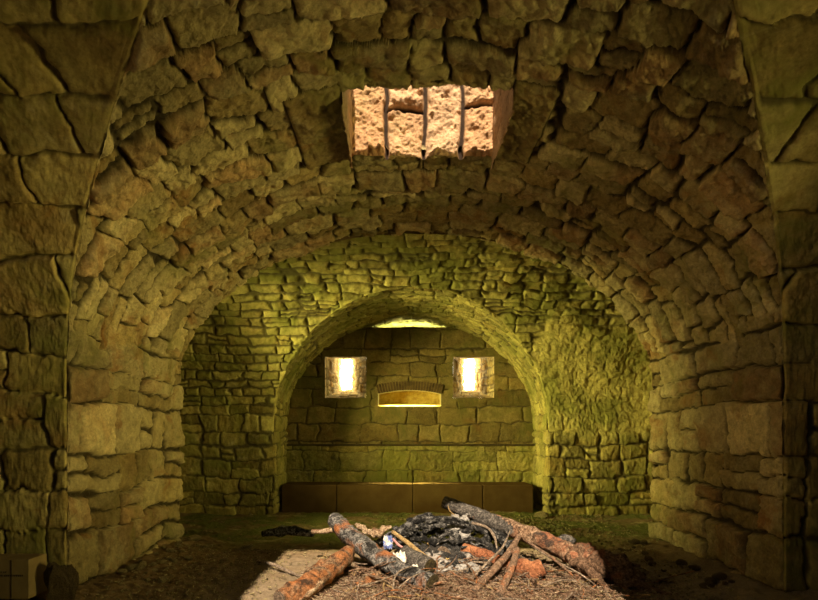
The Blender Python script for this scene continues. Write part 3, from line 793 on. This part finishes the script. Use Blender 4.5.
log('firewood_log', 'reddish peeled log jutting out of the charcoal heap below the trunk', 'log',
    [(463, 549, 5.62), (485, 556, 5.5), (508, 566, 5.32), (524, 575, 5.18)], [.062, .066, .066, .062], M_red, seed=8, n=26, amp=.14, cut=M_cutg)
log('wood_chunk', 'split red-brown wood chunk beside the crossed branches', 'wood',
    [(517, 568, 5.2), (530, 571, 5.12), (543, 566, 5.1)], [.075, .085, .06], M_red, seed=9, n=16, amp=.45, freq=7, cut=M_char)
log('firewood_log', 'small orange stick of wood half buried in twigs in front of the scorched log', 'log',
    [(356, 586, 4.85), (368, 581, 4.9), (380, 574, 4.98)], [.035, .042, .038], M_logB, seed=10, n=14, amp=.2, cut=M_cutg)
log('branch', 'thick crossed branch running down from the trunk to the front edge of the heap', 'branch',
    [(519, 536, 5.45), (510, 551, 5.25), (497, 566, 5.05), (474, 591, 4.72)], [.026, .032, .034, .028], M_br, seed=11, n=26, amp=.16, cut=M_cutg)
log('branch', 'steep brown branch under the crossed branch ending beside the front litter', 'branch',
    [(517, 549, 5.25), (513, 563, 5.05), (507, 578, 4.85), (499, 596, 4.62)], [.030, .034, .032, .036], M_br, seed=12, n=26, amp=.2, cut=M_cutg)
log('stick', 'straight pale peeled stick leaning over the short brown log', 'stick',
    [(393, 532, 5.75), (408, 543, 5.55), (420, 553, 5.4), (433, 563, 5.15)], [.020, .024, .024, .022], M_pale, seed=13, n=20, amp=.12, cut=M_pale)
log('firewood_log', 'stubby grey log facing out of the charcoal with its round end', 'log',
    [(452, 548, 5.9), (448, 551, 5.75), (444, 554, 5.62)], [.07, .075, .078], M_char, seed=14, n=12, cut=M_cutg)
log('bark_slab', 'pale curled slab of split bark behind the long scorched log', 'bark',
    [(356, 524, 6.0), (366, 531, 5.9), (377, 532, 5.85), (391, 526, 5.9)], [.015, .036, .040, .020], M_palebark, seed=15, n=34, amp=1.3, freq=13, ends=(False, False))
log('charred_plank', 'dark flattened charred plank in the shade beside the stub of the scorched log', 'plank',
    [(262, 534, 6.7), (285, 531, 6.7), (314, 533, 6.65)], [.04, .06, .04], M_char, seed=16, n=18, amp=.4, ends=(False, False))

heap = [((380, 545, 6.1), (402, 530, 6.2), .045), ((392, 537, 6.15), (412, 522, 6.25), .05), ((408, 523, 6.3), (432, 516, 6.3), .05), ((430, 519, 6.25), (462, 523, 6.15), .055),
        ((402, 541, 6.0), (440, 529, 6.02), .038), ((436, 533, 5.95), (472, 529, 5.95), .045), ((470, 524, 6.05), (506, 540, 5.85), .055), ((478, 548, 5.8), (500, 524, 6.0), .045),
        ((410, 553, 5.8), (398, 540, 6.0), .045), ((395, 528, 6.25), (418, 547, 5.95), .042), ((440, 519, 6.25), (456, 541, 5.95), .042), ((488, 530, 6.0), (512, 549, 5.75), .045),
        ((464, 557, 5.68), (471, 538, 5.85), .042), ((457, 556, 5.7), (458, 536, 5.9), .04), ((426, 550, 5.85), (434, 537, 6.0), .045), ((418, 560, 5.6), (440, 563, 5.55), .03),
        ((484, 556, 5.55), (505, 552, 5.6), .035), ((462, 515, 6.3), (486, 522, 6.15), .035)]
heap_where = ['slanting at the back edge of the heap behind the blue wrapper', 'lying just behind the white ash edge above the wrapper', 'crowning the back of the heap nearest the bench', 'thick and level along the top of the heap',
    'slim, running level across the middle of the heap', 'level, ending against the white ash patch', 'thickest, tucked right under the trunk', 'steep, rising between the reddish log and the trunk', 'short, leaning over the peeled stick',
    'long, sloping down behind the peeled stick', 'sloping towards the stubby round log', 'sloping beneath the grey arched twig', 'upright and short beside the end of the reddish log', 'upright, between the stubby log and the reddish log',
    'upright, left of the stubby round log', 'thin and flat below the stubby round log', 'thin, lying on the reddish log', 'uppermost, touching the trunk tip']
for i, (a, c, r_) in enumerate(heap):
    m_ = ((a[0] + c[0]) / 2 + (i % 3 - 1) * 1.5, (a[1] + c[1]) / 2 + (i % 2) * 2 - 1, (a[2] + c[2]) / 2)
    log('charred_log', 'charred black log piece, ' + heap_where[i], 'log', [a, m_, c], [r_ * .85, r_, r_ * .8], M_char, 'burnt logs in the charcoal heap', n=18, amp=.38, seed=20 + i, cut=M_char, freq=13)

rb = random.Random(21)
spots_ = ['at the back', 'in the middle', 'at the front']
for i in range(22):
    d_ = rb.uniform(5.55, 6.3); px_ = rb.uniform(388, 508); an = rb.uniform(-.9, .9); ln_ = rb.uniform(10, 26)
    zt = max(.20, .52 - abs(px_ - 450) / 260 - abs(d_ - 6.0) * .45); py_ = 435 + (1.4 - zt) * FPX / d_
    q = [(px_ - ln_ * math.cos(an), py_ + ln_ * .35 * math.sin(an) + rb.uniform(1, 5), d_ + .1 * math.sin(an)), (px_, py_ - rb.uniform(0, 3), d_), (px_ + ln_ * math.cos(an), py_ - ln_ * .35 * math.sin(an) + rb.uniform(1, 5), d_ - .1 * math.sin(an))]
    r_ = rb.uniform(.012, .028)
    v, f, e = tube([W(*p) for p in q], [r_, r_ * 1.1, r_ * .8], 20, 8, .45, 16, 40 + i)
    tag(raw('charred_branch', v, f, M_char), ('thin' if r_ < .02 else 'stout') + ' burnt branch ' + ('rising ' if an > .3 else 'sloping ' if an < -.3 else 'level ') + spots_[0 if d_ > 6.05 else 1 if d_ > 5.8 else 2] +
        ' of the heap ' + ('by the wrapper' if px_ < 420 else 'around its centre' if px_ < 460 else 'by the white ash' if px_ < 485 else 'under the trunk'), 'branch', 'burnt branches in the charcoal heap')

# ---------------- lumps: charcoal and stones
def lump_mesh(name, seed, mat, amp=.35, flat=.7, sub=3):
    import bmesh
    bm = bmesh.new(); bmesh.ops.create_icosphere(bm, subdivisions=sub, radius=1)
    rr = random.Random(seed); cuts = [(Vector((rr.gauss(0, 1), rr.gauss(0, 1), rr.gauss(0, 1))).normalized(), rr.uniform(.55, .85)) for _ in range(7)]
    for q in bm.verts:
        p = q.co.copy()
        for n_, h_ in cuts:
            dd = p.dot(n_)
            if dd > h_: p -= n_ * (dd - h_)
        p *= 1 + amp * .5 * mnoise.fractal(p * 1.8 + Vector((seed * 3.3, 0, 0)), .8, 2, 4)
        q.co = (p.x, p.y * .8, p.z * flat)
    me = bpy.data.meshes.new(name); bm.to_mesh(me); bm.free(); me.materials.append(mat)
    for p in me.polygons: p.use_smooth = False
    return me
M_rock = wood_mat('floor_stone', [(.3, (.28, .22, .11)), (.6, (.46, .38, .20)), (.8, (.60, .52, .30))])
M_rockd = wood_mat('dark_floor_stone', [(.3, (.09, .06, .03)), (.7, (.22, .16, .08))])
coal_me = [lump_mesh('charcoal_lump', 60 + i, M_char, .5, .75, 2) for i in range(4)]
rock_me = [lump_mesh('loose_stone', 70 + i, M_rock, .35, .6, 2) for i in range(4)]
rockd_me = [lump_mesh('loose_stone', 80 + i, M_rockd, .35, .6, 2) for i in range(3)]
rnd = random.Random(11)
def put(me, name, x_, y_, s_, label, cat, group=None, dz=0.0):
    o = bpy.data.objects.new(name, me); COL.objects.link(o)
    o.location = (x_, y_, fz(x_, y_) + s_ * .38 + dz); o.scale = (s_ * rnd.uniform(.8, 1.3), s_, s_ * rnd.uniform(.7, 1))
    o.rotation_euler = (rnd.uniform(-.2, .2), rnd.uniform(-.2, .2), rnd.uniform(0, 6.3))
    return tag(o, label, cat, group)
for i in range(170):
    a = rnd.uniform(0, 6.28); q = rnd.uniform(0, 1) ** .6; xx, yy_, ss_ = .60 + .72 * q * math.cos(a), 5.74 + .44 * q * math.sin(a), rnd.uniform(.025, .075)
    put(rnd.choice(coal_me), 'charcoal_lump', xx, yy_, ss_, ('small ' if ss_ < .05 else 'larger ') + 'lump of black charcoal ' + ('at the back of the heap ' if yy_ > 5.9 else 'in the middle of the heap ' if yy_ > 5.55 else 'at the front of the heap ') +
        ('by the peeled stick' if xx < .3 else 'around the stubby round log' if xx < .65 else 'around the reddish log' if xx < .95 else 'under the trunk'), 'charcoal', 'charcoal lumps in the fire remains')
for i in range(34):
    y_ = rnd.uniform(4.9, 6.9); x_ = -2.72 + abs(rnd.gauss(0, .28))
    put(rnd.choice(rock_me), 'loose_stone', x_, y_, rnd.uniform(.025, .075), 'loose stone at the foot of the pale pier, ' + ('towards the box' if y_ < 5.6 else 'midway along it' if y_ < 6.3 else 'near its far corner'), 'stone', 'loose stones by the pale pier')
for i in range(26):
    y_ = rnd.uniform(4.7, 6.8); x_ = 3.05 - abs(rnd.gauss(0, .35))
    put(rnd.choice(rockd_me), 'loose_stone', x_, y_, rnd.uniform(.03, .085), 'loose stone at the foot of the shaded pier, ' + ('near the root end' if y_ < 5.4 else 'midway along it' if y_ < 6.2 else 'near its far corner'), 'stone', 'loose stones by the dark pier')
for i in range(22):
    y_ = rnd.uniform(7.3, 9.6); x_ = rnd.choice([rnd.uniform(-3.2, -1.6), rnd.uniform(1.6, 3.4)])
    put(rnd.choice(rock_me), 'loose_stone', x_, y_, rnd.uniform(.02, .05), 'little stone scattered on the mossy floor of the far chamber', 'stone', 'stones on the far floor')
put(rock_me[0], 'loose_stone', -2.60, 6.98, .10, 'pale rounded stone lying against the far foot of the pale pier', 'stone')
put(rock_me[1], 'loose_stone', 2.42, 9.25, .11, 'pale flat rock at the base of the niche arch next to the bench', 'stone')
put(rockd_me[1], 'loose_stone', 1.98, 5.28, .09, 'brown stone wedged behind the root end of the trunk', 'stone')

# ---------------- twigs: each its own object
def twig_mesh(seed, length, r_, forked):
    rr = random.Random(seed)
    p = Vector((-length / 2, 0, 0)); pts = [p.copy()]; d = Vector((1, rr.uniform(-.3, .3), rr.uniform(-.1, .25)))
    for k in range(5):
        d = (d + Vector((rr.uniform(-.1, .1), rr.uniform(-.45, .45), rr.uniform(-.25, .2)))).normalized(); p = p + d * length / 5; pts.append(p.copy())
    v, f, _ = tube(pts, [r_, r_, r_ * .9, r_ * .75, r_ * .6, r_ * .35], 14, 6, .2, 20, seed)
    if forked:
        q = [pts[2], pts[2] + (d + Vector((0, rr.choice([-1, 1]) * .8, .3))).normalized() * length * .2, pts[2] + (d + Vector((0, rr.choice([-1, 1]) * .5, .1))).normalized() * length * .4]
        v2, f2, _ = tube(q, [r_ * .7, r_ * .5, r_ * .25], 8, 6, .2, 20, seed + 1); k = len(v); v += v2; f += [tuple(i + k for i in t_) for t_ in f2]
    me = bpy.data.meshes.new('twig'); me.from_pydata([tuple(a_) for a_ in v], [], f); me.update()
    for p_ in me.polygons: p_.use_smooth = True
    return me
tw = []
for i in range(12):
    me = twig_mesh(200 + i, .42, .0065 if i % 3 else .010, i % 2 == 0); me.materials.append([M_br, M_grey, M_br, M_grey, M_pale, M_logB][i % 6]); tw.append(me)
for i in range(230):
    zone = i % 5
    if zone < 3: x_, y_ = rnd.uniform(-.45, 1.55), rnd.uniform(4.35, 5.35)
    elif zone == 3: x_, y_ = rnd.uniform(.9, 2.1), rnd.uniform(4.4, 5.5)
    else: x_, y_ = rnd.gauss(.5, .9), rnd.gauss(5.0, .5)
    if y_ > 6.4 or y_ < 4.2: y_ = 4.9
    s_ = rnd.uniform(.35, 1.15)
    ki = rnd.randrange(12); tone = ['brown', 'grey', 'brown', 'grey', 'pale peeled', 'orange-barked'][ki % 6]; shape = 'forked' if ki % 2 == 0 else 'single'
    where = ('by the split orange log' if x_ < -.35 else 'in front of the long scorched log' if x_ < .25 and y_ < 4.9 else 'behind the long scorched log' if x_ < .25 else
             'in the front litter before the ash' if x_ < .75 and y_ < 5.1 else 'at the foot of the crossed branches' if x_ < 1.15 and y_ < 5.2 else 'among the burnt logs' if x_ < 1.15 else 'in front of the root end of the trunk' if y_ < 4.9 else 'under the low end of the tan trunk')
    o = bpy.data.objects.new('twig', tw[ki]); COL.objects.link(o)
    o.location = (x_, y_, fz(x_, y_) + rnd.uniform(.02, .07)); o.scale = (s_, s_, s_); o.rotation_euler = (rnd.uniform(-.4, .4), rnd.uniform(-.25, .25), rnd.uniform(0, 6.3))
    tag(o, ('short ' if s_ < .75 else 'longer ') + tone + ' ' + shape + ' twig ' + where, 'twig', 'dry twigs around the fire')
def named_twig(label, pts, r_, mat, name='twig'):
    v, f, _ = tube([W(*p) for p in pts], [r_] * (len(pts) - 1) + [r_ * .4], 24, 8, .15, 20, len(label))
    return tag(raw(name, v, f, mat), label, 'twig')
named_twig('long pale curved twig alone on the bare sand with a thin shadow', [(257, 561, 5.75), (272, 564, 5.6), (290, 572, 5.35), (306, 579, 5.15)], .016, M_grey)
named_twig('dark thin twig lying on the sand under the curved pale one', [(258, 566, 5.85), (280, 576, 5.55), (301, 584, 5.32)], .008, M_rockd)  # cast shadow of the curved twig, put in as a dark tube
named_twig('thin twig rising from the reddish log to the trunk', [(470, 580, 5.0), (488, 562, 5.15), (502, 548, 5.3), (510, 531, 5.5)], .012, M_grey)
named_twig('grey arched twig over the charcoal next to the trunk', [(472, 523, 6.0), (486, 527, 5.9), (494, 536, 5.75), (497, 549, 5.6)], .016, M_grey)
named_twig('long thin root bending down from the low end of the trunk', [(526, 541, 5.6), (545, 553, 5.35), (562, 566, 5.1), (575, 578, 4.9)], .014, M_br)
named_twig('thin dry twig curving beside the long root', [(530, 545, 5.55), (556, 561, 5.2), (580, 574, 5.0), (598, 587, 4.85)], .009, M_grey)
named_twig('upright bent twig before the middle of the scorched log', [(394, 599, 4.62), (394, 580, 4.75), (400, 571, 4.8), (412, 566, 4.85)], .008, M_grey)
named_twig('fine twig crossing the cut end of the scorched log', [(398, 588, 4.68), (412, 577, 4.72), (430, 570, 4.85)], .006, M_grey)
named_twig('thin twig poking up by the black tip of the trunk', [(448, 506, 6.1), (450, 511, 6.0), (456, 516, 5.95)], .006, M_pale)
named_twig('long thin bent twig at the outer edge of the litter', [(545, 585, 4.9), (570, 580, 4.95), (600, 592, 4.75)], .007, M_grey)

# ---------------- litter and ash that nobody could count
def scatter(name, label, cat, n, gen, mat, seed):
    rr = random.Random(seed); v = []; f = []
    for i in range(n):
        x_, y_, ln_, r_ = gen(rr)
        z_ = fz0(x_, y_) + rr.uniform(.004, .03); a = rr.uniform(0, 6.28); el = rr.uniform(-.35, .35)
        d = Vector((math.cos(a) * math.cos(el), math.sin(a) * math.cos(el), math.sin(el))); s_ = Vector((-d.y, d.x, 0)); s_.normalize(); u_ = d.cross(s_)
        c_ = Vector((x_, y_, z_)); bend = u_ * ln_ * rr.uniform(-.2, .2)
        k = len(v)
        for t_, o_ in ((-.5, 0), (0, 1), (.5, 0)):
            q = c_ + d * ln_ * t_ + bend * o_
            v += [q + s_ * r_, q - s_ * r_ * .5 + u_ * r_ * .87, q - s_ * r_ * .5 - u_ * r_ * .87]
        for j in (0, 3):
            for m_ in range(3): f.append((k + j + m_, k + j + (m_ + 1) % 3, k + j + 3 + (m_ + 1) % 3, k + j + 3 + m_))
    o = raw(name, v, f, mat, smooth=False); return tag(o, label, cat, kind='stuff')
_zz = {}
gxx = np.linspace(-4, 4, 401); gyy = np.linspace(3.4, 10, 331)
_GX, _GY = np.meshgrid(gxx, gyy, indexing='ij'); _GZ = floor_z(_GX, _GY)
def fz0(x_, y_):
    i = min(max(int((x_ + 4) / 8 * 400 + .5), 0), 400); j = min(max(int((y_ - 3.4) / 6.6 * 330 + .5), 0), 330); return float(_GZ[i, j])
def lit(rr):
    while True:
        x_, y_ = rr.gauss(.55, .85), rr.gauss(4.95, .45)
        if -.95 < x_ < 2.5 and 4.1 < y_ < 6.2 and ((x_ - .62) / .6) ** 2 + ((y_ - 5.85) / .38) ** 2 > 1: return x_, y_, rr.uniform(.05, .16), rr.uniform(.0016, .0035)
M_lit1 = wood_mat('brown_needles', [(.4, (.14, .075, .045)), (.6, (.46, .29, .19))])
M_lit2 = wood_mat('straw_bits', [(.4, (.38, .26, .15)), (.6, (.72, .56, .38))])
scatter('needle_litter', 'matted brown dry needles and bark bits spread around the fire remains', 'litter', 6500, lit, M_lit1, 5)
scatter('straw_litter', 'pale straw and splinters strewn over the brown litter', 'litter', 2200, lit, M_lit2, 6)
def chips(rr):
    x_ = rr.choice([rr.uniform(-2.6, -1.2), rr.uniform(1.0, 3.0), rr.uniform(-2, 2.9)]); return x_, rr.uniform(4.5, 6.6), rr.uniform(.01, .04), rr.uniform(.003, .009)
scatter('grit', 'fine stone chips and grit spread over the earth floor', 'grit', 3000, chips, M_rock, 7)
def far_gravel(rr): return max(-1.5, min(3.4, rr.gauss(1.5, 1.0))), rr.uniform(6.7, 9.4), rr.uniform(.012, .035), rr.uniform(.006, .014)
M_fg = wood_mat('pale_gravel', [(.3, (.16, .15, .05)), (.7, (.42, .38, .17))])
scatter('gravel', 'mossy gravel on the far chamber floor behind the trunk', 'gravel', 2400, far_gravel, M_fg, 8)
# bed of ash and char
M_ash, nt, b = new_mat('ash_bed')
tc = NN(nt, 'ShaderNodeTexCoord').outputs['Object']
ch_ = ramp(nt, noise_node(nt, tc, 22, 6, .7), [(.3, (.012, .011, .010)), (.6, (.05, .045, .04)), (.8, (.16, .14, .12))])
nt.links.new(mixc(nt, maprange(nt, noise_node(nt, tc, 4.5, 6, .7), .50, .60, 0, .95), ch_, (.42, .39, .36)), b.inputs['Base Color'])
bump(nt, b, noise_node(nt, tc, 40, 6, .75), 1.0, .02)
g1 = np.linspace(-1, 1, 150); AG, BG = np.meshgrid(g1, g1, indexing='ij')
XA = .58 + 1.0 * AG; YA = 5.62 + .72 * BG
PA = np.stack([XA, YA, np.zeros_like(XA)], -1)
rr_ = np.hypot(AG, BG) + .18 * fbm(PA, 5, 4, 95)
ZA = floor_z(XA, YA) + .035 * (1 - rr_ / .85) + .03 * fbm(PA, 14, 4, 96) * (rr_ < .9) + .012
PA[..., 2] = ZA
keep = ((rr_[:-1, :-1] < .92))
o = link_mesh('ash_bed', PA.reshape(-1, 3), grid_faces(150, 150, keep)[:, ::-1], M_ash, kind='stuff'); tag(o, 'bed of black char and pale grey ash under the burnt logs', 'ash')
def ashflake(name, label, c, sx_, sy_, mat, seed, h_=.05, cat='ash', stuff=True):
    """irregular clinging patch draped over what lies beneath"""
    n = 44; v = []; f = []
    for i in range(n):
        for j in range(n):
            a, b_ = i / (n - 1) * 2 - 1, j / (n - 1) * 2 - 1
            p = Vector((c.x + a * sx_, c.y + b_ * sx_ * .6, c.z + b_ * sy_))
            q = math.hypot(a, b_) + .5 * mnoise.fractal(Vector((a * 2, b_ * 2, seed)), .8, 2, 3)
            v.append(p + Vector((0, -1, .8)).normalized() * (h_ * (1 - q * q) * .6 + .35 * h_ * mnoise.fractal(p * 26, .7, 2, 4)))
            f.append(q)
    fs = []
    for i in range(n - 1):
        for j in range(n - 1):
            k = i * n + j
            if f[k] < .95: fs.append((k, k + n, k + n + 1, k + 1))
    o = raw(name, v, fs, mat)
    sol = o.modifiers.new('thickness', 'SOLIDIFY'); sol.thickness = .012
    return tag(o, label, cat, kind='stuff' if stuff else None)
M_white, nt, b = new_mat('white_ash')
tc = NN(nt, 'ShaderNodeTexCoord').outputs['Object']
nt.links.new(ramp(nt, noise_node(nt, tc, 30, 6, .75), [(.35, (.10, .095, .09)), (.55, (.40, .38, .36)), (.75, (.68, .66, .63))]), b.inputs['Base Color'])
bump(nt, b, noise_node(nt, tc, 60, 5, .75), 1.0, .02)
ashflake('white_ash', 'flaky white ash clinging to the burnt logs near the trunk tip', W(459, 530, 5.95), .13, .17, M_white, 3.1)
ashflake('white_ash', 'spread of pale grey ash in front of the stubby round log', W(440, 573, 5.2), .22, .05, M_white, 5.2, .03)
ashflake('white_ash', 'small heap of whitish ash between the charcoal and the reddish log', W(468, 568, 5.25), .12, .05, M_white, 8.2, .03)

# ---------------- rubbish in the fire
def crumple(name, label, c, sx_, sz_, mat, seed, cat='paper'):
    n = 26; v = []; f = []
    for i in range(n):
        for j in range(n):
            a, b_ = i / (n - 1) * 2 - 1, j / (n - 1) * 2 - 1
            q = Vector((a * 2.2 + seed, b_ * 2.2, seed * 1.7))
            fold = abs(mnoise.noise(q * 1.3)) * 1.6 + abs(mnoise.noise(q * 2.9)) * .7
            v.append(c + Vector((a * sx_ * (1 - .2 * abs(b_)), b_ * sz_ * .5 - fold * .5 * sx_, b_ * sz_ + .5 * sx_ * mnoise.noise(q * 1.9))))
    for i in range(n - 1):
        for j in range(n - 1):
            k = i * n + j; f.append((k, k + n, k + n + 1, k + 1))
    o = raw(name, v, f, mat, smooth=False)
    sol = o.modifiers.new('thickness', 'SOLIDIFY'); sol.thickness = .002
    return tag(o, label, cat)
M_blue, nt, b = new_mat('blue_white_wrapper'); b.inputs['Roughness'].default_value = .4
tc = NN(nt, 'ShaderNodeTexCoord').outputs['Object']
nt.links.new(ramp(nt, noise_node(nt, tc, 16, 3, .5), [(.40, (.10, .09, .09)), (.44, (.12, .17, .42)), (.51, (.20, .28, .58)), (.54, (.66, .62, .60)), (.7, (.74, .70, .66))]), b.inputs['Base Color'])
M_paper, nt, b = new_mat('white_paper'); b.inputs['Base Color'].default_value = (.78, .74, .68, 1)
M_pink, nt, b = new_mat('pink_plastic'); b.inputs['Base Color'].default_value = (.60, .24, .24, 1); b.inputs['Roughness'].default_value = .45
crumple('crumpled_wrapper', 'crumpled blue and white wrapper behind the scorched log', W(388, 542, 5.45), .050, .060, M_blue, 1.3, 'wrapper')
crumple('crumpled_paper', 'crumpled white paper wedged between the scorched log and the short brown log', W(399, 560, 5.2), .07, .07, M_paper, 2.6)
crumple('crumpled_paper', 'scrap of white paper tucked under the burnt round end of the short log', W(413, 570, 5.05), .055, .04, M_paper, 4.1)
v, f, _ = tube([W(393, 539, 5.45), W(400, 546, 5.38), W(410, 551, 5.32), W(405, 559, 5.2)], [.013, .012, .013, .012], 20, 6, .3, 20, 2)
tag(raw('plastic_strip', v, f, M_pink), 'melted pink plastic strip bent beside the blue wrapper', 'plastic')
M_yel, nt, b = new_mat('yellow_scrap'); b.inputs['Base Color'].default_value = (.72, .55, .22, 1)
crumple('crumpled_paper', 'yellowish scrap at the foot of the stubby round log', W(450, 561, 5.5), .05, .025, M_yel, 6.1)

# ---------------- things by the near pier: printed cardboard box on a flat stone, upright rock
M_card, nt, b = new_mat('dirty_cardboard')
tc = NN(nt, 'ShaderNodeTexCoord').outputs['Object']
nt.links.new(ramp(nt, noise_node(nt, tc, 5, 6, .6), [(.3, (.20, .14, .06)), (.7, (.32, .24, .11))]), b.inputs['Base Color'])
M_ink, nt, b = new_mat('dark_print'); b.inputs['Base Color'].default_value = (.05, .035, .02, 1)
bx0, bx1, by, bz0, bz1 = -3.52, -2.86, 4.22, .13, .435
box = empty('cardboard_box', (bx0 + .3, by + .12, bz0), 'dirty printed cardboard box at the foot of the near wall beside the pale pier', 'box')
mb = MB(); mb.box(bx0, bx1, by, by + .22, bz0, bz1); o = mb.build('carton', M_card, bevel=.004); o.parent = box; o.matrix_parent_inverse = Matrix.Translation(-box.location)
mb = MB(); mb.box(-2.998, -2.992, by - .003, by + .001, bz0 + .01, bz1 - .004)
o = mb.build('flap_seam', M_ink, box); o.matrix_parent_inverse = Matrix.Translation(-box.location); o['label'] = 'dark seams of the flaps'
mb = MB(); rr = random.Random(3)
for row, (zr, xa, xb, hh) in enumerate(((.333, bx0 + .06, -3.03, .010), (.305, bx0 + .06, -2.90, .013))):
    xx = xa
    while xx < xb:
        w_ = rr.uniform(.006, .012); mb.box(xx, xx + w_ * .45, by - .003, by + .001, zr, zr + hh); mb.box(xx, xx + w_, by - .003, by + .001, zr + hh * .8, zr + hh); xx += w_ + rr.choice([.004, .004, .004, .012])
o = mb.build('printed_text', M_ink, box); o.matrix_parent_inverse = Matrix.Translation(-box.location)
mb = MB(); n = 16; cx_, cz_ = -3.10, .375
for i in range(n):
    a, c = 2 * math.pi * i / n, 2 * math.pi * (i + 1) / n
    mb.poly([(cx_ + r_ * math.cos(q), by - .002, cz_ + r_ * 1.1 * math.sin(q)) for r_, q in ((.016, a), (.016, c), (.010, c), (.010, a))])
o = mb.build('printed_emblem', M_ink, box); o.matrix_parent_inverse = Matrix.Translation(-box.location)
o = bpy.data.objects.new('flat_stone', rockd_me[0].copy()); COL.objects.link(o); o.location = (-3.2, by + .12, .04); o.scale = (.42, .30, .17)
tag(o, 'flat dark stone under the cardboard box', 'stone')
me = lump_mesh('rock', 99, M_rockd, .5, 1, 4)
o = bpy.data.objects.new('rock', me); COL.objects.link(o); o.location = (-2.70, 4.36, .19); o.scale = (.115, .13, .26); o.rotation_euler = (0, .06, .3)
tag(o, 'tall dark jagged rock standing against the near corner of the pale pier', 'rock')
